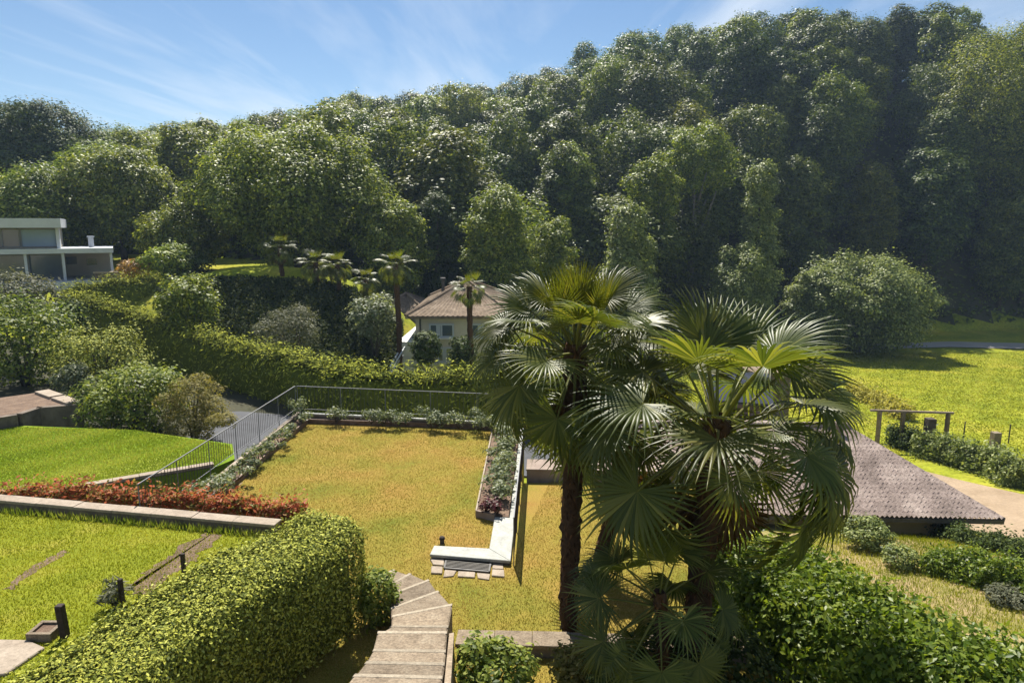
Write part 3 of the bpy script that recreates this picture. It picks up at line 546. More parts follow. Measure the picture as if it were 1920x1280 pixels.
def hwin(x0, x1, y0, y1, nm='window'):
    a, b = at(x0,y0,YH-.03), at(x1,y1,YH-.03); w = MB().box(((a[0]+b[0])/2, YH-.02, (a[2]+b[2])/2), (b[0]-a[0], .1, a[2]-b[2])).build(nm, M['glass'], yh); f = MB()
    for q in (a[0], (a[0]+b[0])/2, b[0]): f.box((q, YH-.08, (a[2]+b[2])/2), (.1, .08, a[2]-b[2]))
    for q in (a[2], b[2]): f.box(((a[0]+b[0])/2, YH-.082, q), (b[0]-a[0]+.12, .09, .1))
    f.build('window_frame', M['white'], w); MB().box(((a[0]+b[0])/2, YH-.12, b[2]-.1), (b[0]-a[0]+.3, .24, .08)).build('window_sill', M['concrete'], w)
    MB().box((a[0]+(b[0]-a[0])*.36, YH-.075, (a[2]+b[2])/2), ((b[0]-a[0])*.18, .02, a[2]-b[2]-.1)).build('curtain', M['white'], w)
hwin(806, 850, 608, 631); hwin(822, 850, 652, 677); hwin(885, 925, 608, 631)
MB().box((at(788,600,YH)[0], YH-.07, (ze+gz)/2), (.1, .1, ze-gz)).build('downpipe', M['iron'], yh)
MB().box(((hx0+hx1)/2, YH-.06, (ze+gz)/2-.1), (hx1-hx0, .1, .18)).build('string_course', M['concrete'], yh)
ow = thing('house_wing', (at(735,590,YH+8)[0], YH+9, gz), 'low tiled wing behind the left end of the cream house', 'house')
wx0, wx1 = at(716,590,YH+8)[0], hx0-.8; wz = at(960,588,YH+8)[2]
MB().prism([(wx0,YH+8.4),(wx1,YH+8.4),(wx1,YH+13),(wx0,YH+13)], gz, wz).build('wall', M['plaster'], ow); hip_roof(wx0, wx1, YH+8.4, YH+13, wz+.1, 1.1, M['tile'], ow)
lz = at(760,642,40.6)[2]
la = thing('concrete_landing', (at(765,642,41)[0], 41, gz), 'sunlit white concrete landing against the left side of the cream house', 'landing')
xa, xb = at(744,642,40.8)[0], at(777,642,40.8)[0]
MB().prism([(xa,40.8),(xb,40.8),(xb,YH+7.4),(xa+.7,YH+7.4)], gz, [lz,lz,lz+.35,lz+.35]).build('slab', M['concrete'], la)
for q in (0, .25, .5): MB().box((xb-.42-q*.0, 40.74-.0, lz-1.2-q*2.2), (.8, .06, .5)).build('wall_block', M['concrete'], la)
sr = thing('stair_railing', (xa, 39, lz-2), 'slanting white stair railing in front of the concrete landing', 'railing')
for dx in (0, .28):
    MB().bar(at(730+dx*22, 690, 38.6), at(753+dx*22, 650, 40.4), .07, .07).build('handrail', M['white'], sr)
MB().bar(at(731, 702, 38.6), at(757, 664, 40.4), .06, .06).build('lower_rail', M['white'], sr)
for k in range(4):
    a_ = np.array(at(730, 690, 38.6)); b_ = np.array(at(753, 650, 40.4)); q = a_+(b_-a_)*(k+.3)/4; MB().bar(q, q-np.array([0,0,1.1]), .05, .05).build('post', M['white'], sr)

# dark roofed sheds glimpsed between the palms
def small_shed(px, py, y, w, d, h, rise, mat, wall, label, rz=0.):
    c = at(px, py, y); g = G(c[0], y); t = thing('garden_shed', (c[0], y, g), label, 'shed'); ca, sa = math.cos(rz), math.sin(rz)
    R_ = lambda x, yy: (c[0]+ca*x-sa*yy, y+sa*x+ca*yy); zt = c[2]
    MB().prism([R_(-w/2,-d/2),R_(w/2,-d/2),R_(w/2,d/2),R_(-w/2,d/2)], g-.3, zt-rise/2).build('wall', M[wall], t)
    o_ = .35; MB().prism([R_(-w/2-o_,-d/2-o_),R_(w/2+o_,-d/2-o_),R_(w/2+o_,d/2+o_),R_(-w/2-o_,d/2+o_)], [zt-rise/2,zt-rise/2,zt+rise/2,zt+rise/2], [zt-rise/2+.12,zt-rise/2+.12,zt+rise/2+.12,zt+rise/2+.12]).build('roof', M[mat], t); return t
small_shed(1415, 682, 40, 2.6, 3.2, 2, .5, 'tile', 'rubble', 'pale roofed hut seen between the fronds of the right palm', .5)
small_shed(1385, 728, 33, 2.4, 3.0, 2, .7, 'dark_roof', 'rubble', 'dark blue roofed hut behind the heart of the right palm', -.3)

# ------------------------------------------------------------------ long corrugated tile roof on the right
E0 = at_z(1885, 972, -3.15); R0 = at_z(1592, 800, -1.9); E1 = at_z(1325, 962, -3.15)
E0, R0, E1 = map(np.array, (E0, R0, E1)); ed = E1-E0; ed[2] = 0; R1 = R0+ed
sh = thing('tiled_shed', (float((E0+E1)[0]/2), float(E0[1]+1.5), -5.4), 'long low shed with weathered ribbed tile roof behind the right palm', 'shed')
n = int(np.linalg.norm(ed)/.15)*4; m = 22; V = []; vs = []
for j in range(m): vs += [(j/m, .012), ((j+.97)/m, .0)]
for v, st_ in vs:
    a_, b_ = E0+(R0-E0)*v, E1+(R1-E1)*v; jj = int(v*m+.01)
    for i in range(n+1):
        u = i/n; p = a_+(b_-a_)*u; V.append(p+np.array([0,0,.04*math.sin(u*n/4*2*math.pi)+.004*math.sin((i//4)*1.7+jj*2.1)+st_]))
m = len(vs)-1
mb = MB().poly(V, [(j*(n+1)+i+1, j*(n+1)+i, (j+1)*(n+1)+i, (j+1)*(n+1)+i+1) for j in range(m) for i in range(n)])
rt = mb.build('roof', M['grey_tile'], sh)
back = (R0-E0)*np.array([1,1,0]); B0 = R0+back*.9; B1 = R1+back*.9; B0[2] = B1[2] = -3.1
MB().poly([R0,R1,B1,B0], [(0,1,2,3)]).build('rear_roof', M['grey_tile'], sh)
MB().tube([R0+[0,0,.05], R1+[0,0,.05]], .14, 8).build('ridge_tiles', M['grey_tile'], rt)
ins = lambda p, q, f: tuple((p+(q-p)*f)[:2])
dn = unit((E1-E0)*np.array([1,1,0])); un = unit(back)
c0 = E0+dn*.5+un*.75; c1 = E1-dn*.5+un*.75; c2 = B1-dn*.5-un*.5; c3 = B0+dn*.5-un*.5
MB().prism([tuple(c0[:2]), tuple(c1[:2]), tuple(c2[:2]), tuple(c3[:2])], -6.2, -3.12).build('wall', M['ochre'], sh)
MB().bar(E0+[0,0,-.12]+un*.05, E1+[0,0,-.12]+un*.05, .10, .14).build('gutter', M['iron'], sh)
MB().bar(E0+[0,0,-.06]+dn*.02, R0+[0,0,-.06]+dn*.02, .05, .16).build('verge_board', M['iron'], sh)
ch = R0+un*-.6+dn*.9
MB().box((ch[0], ch[1], ch[2]+.1), (.3, .3, .5)).build('chimney', M['rubble'], sh)

# ------------------------------------------------------------------ pergola, posts, meadow fence
pg = thing('garden_pergola', (*at_g(1735, 830)[:2], G(*at_g(1735,830)[:2])), 'small stone post pergola with a thin beam beside the meadow', 'pergola')
yP = 34.5
for px, t_, b_ in ((1694, 772, 838), (1778, 776, 815), (1650, 770, 815)):
    a = at(px, t_, yP); gq = G(a[0], yP); MB().box((a[0], yP, (a[2]+gq)/2), (.18, .18, a[2]-gq), .2).build('post', M['stone'], pg, bevel=.02)
a, b = at(1632, 769, yP), at(1788, 774, yP); MB().bar(a, b, .12, .1).build('beam', M['wood'], pg)
def sp(px, py0, py1, y, w, mat, label, name='stone_post', cat='post'):
    a = at(px, py0, y); g = min(G(a[0], y), at(px, py1, y)[2]); t = MB().prism([(a[0]-w/2,y-w/2),(a[0]+w/2,y-w/2),(a[0]+w/2,y+w/2),(a[0]-w/2,y+w/2)], g-.1, a[2])
    o = t.build(name, M[mat], None, bevel=.015); return tag(o, label, cat)
sp(1745, 784, 822, 34, .42, 'bark', 'stubby dark stump post standing under the pergola beam')
sp(1868, 810, 838, 35, .38, 'stone', 'squat pale stone post at the meadow edge right of the pergola')
for k, (px, t_, b_) in enumerate(((1810, 790, 822), (1895, 795, 832))): sp(px, t_, b_, 36, .06, 'iron', ['thin fence stake just right of the pergola', 'thin fence stake near the right picture edge'][k], 'fence_stake', 'stake')

# ------------------------------------------------------------------ hedges of the middle distance
def hp(px, py, z): p = at_z(px, py, z); return (p[0], p[1])
def hy(px, py, y): return at(px, py, y)
pth = [(104,552,41),(180,566,39.5),(300,606,37),(420,640,34),(540,668,31),(640,692,28.6),(700,700,27.6),(820,702,27.4),(960,704,27.6),(1150,706,28),(1300,712,28.6)]
C_ = [hy(*q) for q in pth]
hedge('conifer_hedge', [(c[0], c[1]+.6) for c in C_], .78, [c[2]-.15 for c in C_], [G(c[0], c[1])-.4 for c in C_], M['yew'], 62000, .20, 61, 'long tall conifer hedge curving behind the terrace with yellow lit top', asp=.3, rough=.06, jit=.36, up=.1, clump=.08, round_=8)
C_ = [hy(*q) for q in ((100,556,42),(180,540,44),(250,529,46),(306,522,47.5))]
hedge('conifer_hedge', [(c[0], c[1]) for c in C_], .9, [c[2]+.25 for c in C_], [c[2]-2.6 for c in C_], M['yew'], 9000, .2, 62, 'short yellow topped conifer hedge below the modern house terrace', asp=.3, rough=.1, jit=.5, up=.15)
C_ = [at_z(-40, 931, .55), at_z(150, 934, .55), at_z(300, 946, .55), at_z(430, 957, .55), at_z(562, 970, .55)]
hedge('red_tip_hedge', [(c[0]-.02, c[1]+.42) for c in C_], .26, [.50,.56,.52,.58,.52], -.2, M['photinia'], 11000, .10, 63, 'low hedge of red and green leaves behind the stone capped wall', asp=.42, rough=.05, jit=1.0, up=.6, freq=2.5, clump=.1)

# ------------------------------------------------------------------ shrubs
bush('round_bush', 352, 556, 108, 96, 38.5, M['bright_leaf'], 'bright green bush poking up behind the long hedge', n=5000, ls=.2, seed=2)
bush('olive_bush', 542, 613, 112, 80, 36, M['grey_leaf'], 'silvery round olive bush in front of the dark bank', n=6000, ls=.15, asp=.35, seed=3)
bush('flowering_bush', 700, 588, 90, 80, 41, M['rose'], 'pale leafy bush at the bottom of the bank beside the tall palm', n=4000, ls=.2, seed=4)
bush('round_bush', 312, 487, 90, 56, 51, M['tree'], 'spreading green bush at the top of the bank', n=3500, ls=.26, seed=5)
bush('orange_bush', 252, 504, 56, 36, 50.5, M['orange'], 'small orange bush at the end of the modern terrace', n=1800, ls=.18, seed=6)
bush('clipped_bush', 362, 492, 60, 26, 52, M['dark_leaf'], 'low dark clipped bush on the bank crest', n=1600, ls=.2, seed=61)
bush('grey_bush', 34, 560, 130, 90, 37, M['grey_leaf'], 'grey green bush at the left edge below the modern house', n=6000, ls=.17, seed=7)
bush('round_bush', 128, 606, 68, 80, 36, M['dark_leaf'], 'small dark rounded bush against the long hedge', n=3500, ls=.16, seed=8)
bush('leafy_bush', 40, 640, 170, 150, 32, M['tree'], 'big leafy bush at the left picture edge', n=9000, ls=.17, seed=9, nl=14)
bush('domed_bush', 186, 672, 176, 118, 30.5, M['box'], 'domed bush with a brownish flowering top', n=9000, ls=.12, seed=10, nl=16, sub=.36)
bush('white_flower_bush', 138, 706, 64, 56, 28.5, M['rose'], 'small pale flowering bush in front of the domed bush', n=2200, ls=.13, seed=11)
bush('leafy_bush', 246, 748, 180, 120, 26, M['bright_leaf'], 'wide green bush beside the lower lawn', n=8500, ls=.15, seed=12, nl=16, sub=.36)
bush('golden_bush', 360, 764, 116, 126, 25, M['yellow_leaf'], 'golden tipped bush left of the terrace railing', n=7500, ls=.13, seed=13, asp=.3, nl=14, sub=.38)
bush('grassy_clump', 418, 800, 50, 40, 23.6, M['yellow_leaf'], 'small pale grassy clump beside the driveway edge', n=900, ls=.2, asp=.15, seed=14, ground=-1.0)
bush('round_bush', 797, 648, 54, 58, 39, M['dark_leaf'], 'dark bush growing against the left front of the cream house', n=3600, ls=.17, seed=15, nl=11)
bush('round_bush', 866, 662, 56, 66, 39, M['dark_leaf'], 'dark bush covering the lower window of the cream house', n=3600, ls=.17, seed=16, nl=11)
bush('garden_shrub', 1627, 1000, 84, 62, 18.3, M['walnut'], 'bushy shrub at the near corner of the ribbed roof shed', n=3200, ls=.09, seed=17)
bush('garden_shrub', 1690, 1046, 66, 44, 16.6, M['walnut'], 'small vegetable shrub left of the low bean rows', n=1600, ls=.08, seed=18)
bush('garden_shrub', 1890, 1128, 70, 40, 14.2, M['grey_leaf'], 'small grey green clump at the right picture edge', n=1500, ls=.07, seed=19)
def row(name, pts, hw, h, mat, n, ls, seed, label, asp=.5, rough=.1, cat='hedge', zoff=0):
    C = [at_g(px, py) for px, py in pts]; return hedge(name, [(c[0], c[1]) for c in C], hw, [G(c[0],c[1])+h for c in C], [G(c[0],c[1])-.15 for c in C], M[mat], n, ls, seed, label, cat, asp, rough, .9, 2.2, .5, 2.5, .15)
row('vegetable_row', [(1700,1000),(1770,1012),(1850,1034),(1960,1070)], .42, .55, 'dark_leaf', 6500, .09, 71, 'dark green vegetable row along the shed eave')
row('vegetable_row', [(1735,1068),(1810,1086),(1890,1108),(2010,1150)], .62, .62, 'laurel', 10000, .09, 72, 'thick bright green vegetable row in the middle of the garden')
row('shrub_row', [(1712,850),(1790,868),(1860,890),(1925,918)], .75, 1.1, 'walnut', 9000, .15, 73, 'row of shrubs between the sandy path and the meadow')
row('yellow_shrub_row', [(1590,742),(1640,758),(1700,790)], .6, .9, 'yellow_flower', 5000, .2, 74, 'yellow flowering shrub row on the meadow behind the fronds')
row('shrub_row', [(1668,832),(1700,842),(1722,850)], .6, 1.0, 'dark_leaf', 2500, .15, 75, 'dark shrubs around the pergola posts')

# dark leaves painting shade onto the grass bank, dry weeds and grass on the garden slope
n = 42000; u = rng.random(n); px = 285+rng.random(n)*465; yb = 36.5+rng.random(n)*10.3; P = np.c_[(px-960)/1298*yb, yb, np.zeros(n)]; P[:,2] = ground_h(P[:,0], P[:,1])+.02+(.15+.35*np.abs(np.sin(px*.06)*np.cos(yb*.9)))*rng.random(n)**1.5
o = link('bank_shade_leaves', leaf_mesh('bank_shade_leaves', P, np.tile([0,-.5,.8],(n,1)), .2, .7, 3, jit=.9), M['ivy']); stuff(o); tag(o, 'dark leaves painting the shade of the steep grass bank under the small palms', 'ivy')

# ================================================================== THE TERRACE
def lerp(a, b, t): return tuple(np.array(a, float)*(1-t)+np.array(b, float)*t)
def slabs(name, pts, w, z0, z1, n, mat, parent, side=1, gap=.006):
    """row of coping slabs from pts[0] to pts[1]; w to the given side"""
    a, b = np.array(pts[0][:2], float), np.array(pts[1][:2], float); t = (b-a)/np.linalg.norm(b-a); nn = np.array([-t[1], t[0]])*side*w; L = np.linalg.norm(b-a)
    for k in range(n):
        p = a+t*(L*k/n+gap); q = a+t*(L*(k+1)/n-gap); dz = .004*((k*7) % 3-1)
        MB().prism([tuple(p), tuple(q), tuple(q+nn), tuple(p+nn)], z0, z1+dz).build('coping_slab', M[mat], parent, bevel=.006)
pw = thing('terrace_wall', (*OUT_FL, 0), 'low pale stone curb wall framing the dry lawn planters', 'wall')
def body(a, b, w, side, z0, z1, par, mat='rubble', inset=.02):
    a, b = np.array(a[:2], float), np.array(b[:2], float); t = (b-a)/np.linalg.norm(b-a); nn = np.array([-t[1], t[0]])*side; a1 = a+t*inset+nn*inset; b1 = b-t*inset+nn*inset
    MB().prism([tuple(a1), tuple(b1), tuple(b1+nn*(w-2*inset)), tuple(a1+nn*(w-2*inset))], z0, z1).build('wall_body', M[mat], par)
CW = .11
P_END = Z(938, 970, .1)                      # where the planter meets the bare bench wall
body(OUT_NL, OUT_FL, CW, -1, -2.8, .19, pw); slabs('cap', (OUT_NL, OUT_FL), CW, .192, .25, 7, 'sandstone', pw, -1)
FL2 = tuple(np.array(OUT_FL)+[CW+.01, 0]); FR2 = tuple(np.array(OUT_FR)+[-CW-.01, 0])
body(FL2, FR2, CW, -1, -2.8, .19, pw); slabs('cap', (FL2, FR2), CW, .192, .25, 8, 'granite', pw, -1)
# the L shaped bench wall at the near right corner
bw = thing('bench_wall', (*OUT_NR, 0), 'L shaped low white granite bench wall at the near corner of the dry lawn', 'bench')
nr = np.array(OUT_NR); BW = .42
bl = np.array(Z(806, 1039, .1)); dirx = (bl-nr)/np.linalg.norm(bl-nr); far = np.array(OUT_FR); diry = (far-nr)/np.linalg.norm(far-nr)
body(tuple(nr), tuple(far), CW, 1, -2.8, .04, pw)
split = nr+diry*np.dot(np.array(P_END)-nr, diry)
slabs('cap', (tuple(split+diry*.004), tuple(far)), CW, .045, .1, 7, 'granite', pw, 1)
inn = nr+dirx*BW+diry*BW
MB().prism([tuple(nr), tuple(split), tuple(split+dirx*BW), tuple(inn)], .045, .1).build('coping_slab', M['granite'], bw, bevel=.008)
MB().prism([tuple(nr+dirx*.006), tuple(inn+dirx*.006-diry*.006), tuple(bl+diry*BW*.86+dirx*-.02), tuple(bl)], .045, .103).build('coping_slab', M['granite'], bw, bevel=.008)
MB().prism([tuple(nr+dirx*.03+diry*.03), tuple(nr+dirx*1.2+diry*.03), tuple(nr+dirx*1.2+diry*.38), tuple(nr+dirx*.03+diry*.38)], -.1, .046).build('bench_base', M['rubble'], bw)
MB().prism([tuple(nr+dirx*.2+diry*.42), tuple(split+dirx*.2), tuple(split+dirx*.38), tuple(nr+dirx*.38+diry*.42)], -.1, .046).build('bench_base', M['rubble'], bw)
# planters: soil strip and thin edging
I = [np.array(q) for q in inner]
pl = thing('planter_bed', (*I[1], 0), 'narrow brown soil bed with thin edging around the dry lawn', 'planter')
soil_l = [tuple(np.array(OUT_NL)+[CW+.01,0]), tuple(np.array(OUT_FL)+[CW+.01,-CW-.02]), tuple(I[1]), tuple(I[0])]
MB().prism(soil_l, -.02, .10).build('soil', M['soil'], pl)
MB().prism([tuple(np.array(OUT_FL)+[CW+.015,-CW-.02]), tuple(np.array(OUT_FR)+[-CW-.02,-CW-.02]), tuple(I[2]), tuple(I[1]+[.005,0])], -.02, .102).build('soil', M['soil'], pl)
rin = split+dirx*(CW+.02)
MB().prism([tuple(np.array(OUT_FR)+[-CW-.03,-CW-.025]), tuple(rin+diry*.02), tuple(I[3]), tuple(I[2]+[.005,-.005])], -.02, .104).build('soil', M['soil'], pl)
for a, b in ((I[0], I[1]), (I[1], I[2])): MB().bar((*a, .07), (*b, .07), .035, .15).build('edging', M['edging'], pl)
MB().bar((*I[2], .07), (*I[3], .07), .035, .16).build('edging', M['sandstone'], pl)
MB().bar((*I[3], .07), (*(split+dirx*(BW+.0)), .07), .05, .16).build('edging', M['pinkstone'], pl)
MB().bar((*I[0], .07), (*(np.array(OUT_NL)+[CW,0]), .07), .05, .16).build('edging', M['iron'], pl)
ORD = ['first','second','third','fourth','fifth','sixth','seventh','eighth','ninth','tenth','eleventh','twelfth','thirteenth']
def plant(p, r, h, seed, label, mat='rose', n=260, group='planter plants', ls=.075):
    rg = np.random.default_rng(seed); lobes = [(rg.normal()*r*.45, rg.normal()*r*.45, h*(.45+.4*rg.random()), r*.55, r*.55, h*.35) for _ in range(6)]
    P, N = lobed(n, lobes, rg, .7, .4, .4); P[:,2] = np.maximum(P[:,2], .02); t = thing('planter_plant', (p[0], p[1], .1), label, 'plant', group); mb = MB()
    for L_ in lobes: mb.tube([(0,0,-.02), (L_[0]*.5, L_[1]*.5, L_[2]*.5), L_[:3]], [.012,.009,.005], 4)
    link('stem', _mesh(mb), M['bark'], t); link('foliage', leaf_mesh('foliage', P, N, ls, .6, seed), M[mat], t); return t
# far row: at picture x
fr = [(572,.22,.62),(640,.30,.34),(706,.24,.40),(728,.22,.34),(757,.26,.36),(812,.26,.42),(830,.2,.3),(866,.28,.42),(902,.26,.42),(930,.28,.36),(954,.28,.4)]
for k, (px, r, h) in enumerate(fr):
    p = np.array(OUT_FL)+(np.array(OUT_FR)-np.array(OUT_FL))*((px-557)/(983-557))+np.array([.0,-.42]); plant(p, r*1.3, h*1.15, 200+k, f'{ORD[k]} leafy plant from the left in the far planter row', n=400)
# left row: from near to far
ln = [(.03,.34,.40),(.10,.22,.3),(.2,.2,.26),(.3,.2,.22),(.38,.24,.34),(.5,.2,.24),(.6,.22,.3),(.74,.18,.22),(.88,.18,.25)]
for k, (t_, r, h) in enumerate(ln):
    p = np.array(lerp(OUT_NL, OUT_FL, t_))+np.array([.42,.05]); plant(p, r*1.25, h*1.2, 230+k, f'{ORD[k]} plant from the near end of the left planter row', n=320 if k else 480)
ln = [(.93,.3,.36),(.85,.32,.38),(.76,.32,.4),(.68,.32,.34),(.58,.33,.4),(.49,.33,.36),(.40,.32,.42),(.31,.33,.42),(.22,.34,.40),(.13,.33,.36)]
for k, (t_, r, h) in enumerate(ln):
    p = np.array(lerp(split, far, t_))+dirx*.46; plant(p, r, h, 250+k, f'{ORD[k]} pale leafy plant from the far end of the right planter', n=420)
for k, (o_, s_) in enumerate(((.62,.2),(.36,.16))): plant(split+dirx*o_+diry*s_, .2, .28, 270+k, ['dark red plant in the near left corner of the right planter', 'dark red plant beside the end of the granite bench wall'][k], 'red_flower', 220, 'dark red plants')

# railing on the outer edge
RH = .82
def railing(name, a, b, label, z0=.25, bm='iron', n_posts=5, gap=.115, bar=.008):
    a, b = np.array(a, float), np.array(b, float); L = np.linalg.norm(b-a); t = (b-a)/L; r = thing(name, (*a, z0), label, 'railing')
    MB().bar((*a, z0+RH), (*b, z0+RH), .02, .02).build('top_rail', M['rail'], r); MB().bar((*(a+t*.02), z0+.09), (*(b-t*.02), z0+.09), .014, .014).build('bottom_rail', M['rail'], r)
    for k in range(n_posts+1):
        q = a+t*(L*k/n_posts*.998+.001*L); MB().bar((*q, z0-.15), (*q, z0+RH-.022), .018, .018).build('post', M['rail'], r)
    mb = MB(); n = int(L/gap)
    for k in range(1, n): q = a+t*(L*k/n); mb.bar((*q, z0+.1), (*q, z0+RH-.022), bar, bar)
    stuff(mb.build('bars', M[bm], r)); return r
o_l = np.array([-.05, .0]); RL0 = np.array(at_z(258, 908, .25+RH)[:2]); RL1 = np.array(OUT_FL)+[-.04,.06]; RR1 = np.array(OUT_FR)+[.06,.06]; RN = nr-dirx*.06
railing('terrace_railing', RL0, RL1, 'thin metal railing along the left edge of the dry lawn', n_posts=6)
railing('terrace_railing', RL1+[.05,0], RR1-[.05,0], 'thin metal railing along the far edge of the dry lawn', n_posts=5)
railing('terrace_railing', RR1, RN, 'thin metal railing along the right edge beside the granite bench', .1, 'post', n_posts=6, bar=.016, gap=.09)

# grate and paving stones in front of the bench wall
gt = thing('boot_grate', (*Z(876,1058,0), 0), 'dark rectangular metal grate set in paving before the bench wall', 'grate')
g0, g1, g2, g3 = [np.array(Z(*q, .03)) for q in ((833,1064),(917,1071),(921,1050),(838,1042))]
MB().prism([tuple(g0), tuple(g1), tuple(g2), tuple(g3)], -.02, .015).build('tray', M['grate'], gt)
for k in range(9):
    a, b = g0+(g3-g0)*(k+.5)/9, g1+(g2-g1)*(k+.5)/9; MB().bar((*a, .024), (*b, .024), .012, .02).build('slat', M['grate'], gt)
for a, b in ((g0,g1),(g1,g2),(g2,g3),(g3,g0)): MB().bar((*a, .02), (*b, .02), .03, .035).build('frame', M['iron'], gt)
pv = thing('paving', (*Z(876,1070,0), 0), 'irregular pale paving stones around the metal grate', 'paving')
for q in ([(806,1046),(833,1046),(832,1060),(812,1058)], [(809,1061),(830,1062),(829,1075),(808,1074)], [(834,1067),(856,1069),(850,1079),(831,1081)], [(859,1070),(891,1072),(890,1082),(858,1080)], [(894,1073),(919,1075),(917,1086),(896,1083)], [(924,1054),(943,1055),(944,1066),(923,1065)], [(923,1067),(945,1068),(946,1081),(922,1079)]):
    MB().prism([Z(*p, .02) for p in q], -.05, .022+.004*(q[0][0] % 3)).build('stone', M['sandstone'], pv, bevel=.008)
bp = np.array(Z(829, 1018, 0))
lm = thing('garden_lantern', (*bp, 0), 'tiny dark garden light standing behind the bench end', 'lantern')
MB().tube([(*bp,0),(*bp,.09)], .045, 10).build('body', M['iron'], lm); MB().tube([(*bp,.09),(*bp,.13),(*bp,.15)], [.06,.05,.01], 10).build('cap', M['post'], lm)
# wall closing the far end of the strip beside the terrace
ws = thing('pink_stone_wall', (*Z(1020,890,0), 0), 'low pink stone wall closing the dry grass strip behind the left palm', 'wall')
a, b = Z(986, 902, .0), Z(1320, 908, .0); body(a, b, .7, 1, -2.7, .26, ws, 'pinkstone'); slabs('cap', (a, b), .72, .262, .31, 6, 'pinkstone', ws, 1)

# ------------------------------------------------------------------ stone capped wall on the left, lower wall
lw = thing('capped_wall', (*WALL_B, .5), 'long stone capped wall between upper lawn and red hedge', 'wall')
a, b = np.array(WALL_A), np.array(WALL_B); body(a, b, .24, 1, .1, .64, lw); slabs('cap', (tuple(a), tuple(b)), .27, .642, .7, 11, 'sandstone', lw, 1, .004)
l2 = thing('retaining_wall', (*CW0, -1), 'lower retaining wall with pale coping beside the lower lawn', 'wall')
body(CW0, CW1, .22, 1, -3, -.97, l2); slabs('cap', (CW0, CW1), .26, -.968, -.89, 5, 'sandstone', l2, 1)
# raised bed of bare earth with low dark wall
q0, q1 = at_z(33, 800, -1), at_z(160, 790, -1)
rb = thing('raised_bed', (*q0[:2], -1), 'raised bed of bare brown earth held by a low dark stone wall', 'planter')
zt = -.6; pts = [at_z(-120, 800, zt), at_z(30, 776, zt), at_z(70, 763, zt), at_z(155, 756, zt), at_z(90, 733, zt), at_z(-120, 762, zt)]
MB().prism([tuple(p[:2]) for p in pts], -1.6, zt).build('earth', M['soil'], rb)
for a, b in zip(pts[:3], pts[1:4]): body(a, b, .24, -1, -1.6, zt+.02, rb, 'rubble', 0)
for a, b in ((pts[3], pts[4]),): slabs('cap', (a, b), .5, zt-.1, zt+.1, 2, 'sandstone', rb, 1, .1)

# ------------------------------------------------------------------ winding stone steps
st = thing('stone_steps', (*Z(790,1180,.5), 0), 'winding flight of worn granite steps between hedge and dry lawn', 'steps')
E = [((719,1076),(738,1067)), ((727,1098),(769,1074)), ((731,1114),(804,1086)), ((733,1139),(822,1107)), ((735,1154),(848,1132)), ((735,1173),(841,1173)), ((708,1184),(838,1184)), ((700,1217),(836,1219)), ((686,1240),(834,1243)), ((664,1264),(830,1268)), ((640,1292),(826,1296)), ((616,1318),(820,1322)), ((590,1350),(815,1352))]
ZS = [.05+.14*k for k in range(len(E))]
for k in range(len(E)-1):
    z = ZS[k]; (l0, r0), (l1, r1) = E[k], E[k+1]; A, B = Z(*l0, z), Z(*r0, z); C, D = Z(*r1, z), Z(*l1, z)
    quads = [[A, B, C, D]]
    for q in quads:
        ext = np.array([0,-.06]); q2 = [q[0], q[1], tuple(np.array(q[2])+ext), tuple(np.array(q[3])+ext)]
        MB().prism(q2, -.3, z).build('step', M['stone'], st, bevel=.02)
        A_, B_ = np.array(q[0]), np.array(q[1]); dd = (np.array(q[3])-A_); dd = dd/np.linalg.norm(dd)*.04; de = (np.array(q[2])-B_); de = de/np.linalg.norm(de)*.04
        MB().prism([tuple(A_-dd*.5), tuple(B_-de*.5), tuple(B_+de), tuple(A_+dd)], z-.035, z+.004).build('nosing', M['nosing'], st, bevel=.004)
ck = [Z(842,1174,.7), Z(851,1172,.7), Z(842,1300,1.6), Z(828,1300,1.6)]
MB().prism(ck, -.3, [.60,.60,1.45,1.45]).build('cheek_wall', M['stone'], st)
rw = thing('low_stone_wall', (*Z(990,1190,.2), 0), 'low flat stone wall running from the steps toward the palms', 'wall')
a, b = Z(853, 1206, .2), Z(1440, 1222, .2); body(a, b, .34, 1, -.3, .14, rw); slabs('cap', (a, b), .36, .142, .2, 8, 'stone', rw, 1, .003)

# ------------------------------------------------------------------ clipped hedges near the camera
zt = 1.55
hl = [at_z(632, 970, zt), at_z(560, 1015, zt), at_z(440, 1075, zt), at_z(290, 1165, zt), at_z(150, 1262, zt), at_z(-60, 1420, zt)]
hedge('clipped_hedge', [(p[0], p[1]) for p in hl], [.62,.66,.68,.68,.68,.68], [zt+.06,zt,zt+.04,zt,zt,zt], .1, M['box'], 120000, .05, 81, 'broad clipped hedge in the left foreground beside the steps', asp=.48, rough=.014, jit=.45, round_=9, up=.05, freq=2.2, clump=.035, endr=.4)
hr = [at_z(1365, 1010, .75), at_z(1480, 1085, .85), at_z(1640, 1165, .95), at_z(1800, 1240, 1.0), at_z(2000, 1320, 1.05), at_z(2300, 1440, 1.1)]
hedge('laurel_hedge', [(p[0], p[1]) for p in hr], [.75,.95,1.0,1.0,1.0,1.0], [.85,1.0,1.1,1.15,1.2,1.2], -.3, M['laurel'], 60000, .095, 82, 'glossy laurel hedge in the right foreground, half in palm shade', asp=.5, rough=.045, jit=.8, round_=3.2, up=.35, freq=1.8, clump=.09)
bush('leafy_shrub', 706, 1140, 70, 150, 9.6, M['bright_leaf'], 'narrow bright leafy shrub squeezed between hedge and steps', n=2600, ls=.07, seed=21, ground=0., nl=14, sub=.7)
bush('leafy_shrub', 925, 1252, 140, 76, 7.9, M['bright_leaf'], 'bright leafy shrub at the bottom beside the steps', n=2600, ls=.085, seed=22, ground=0.0, nl=14)
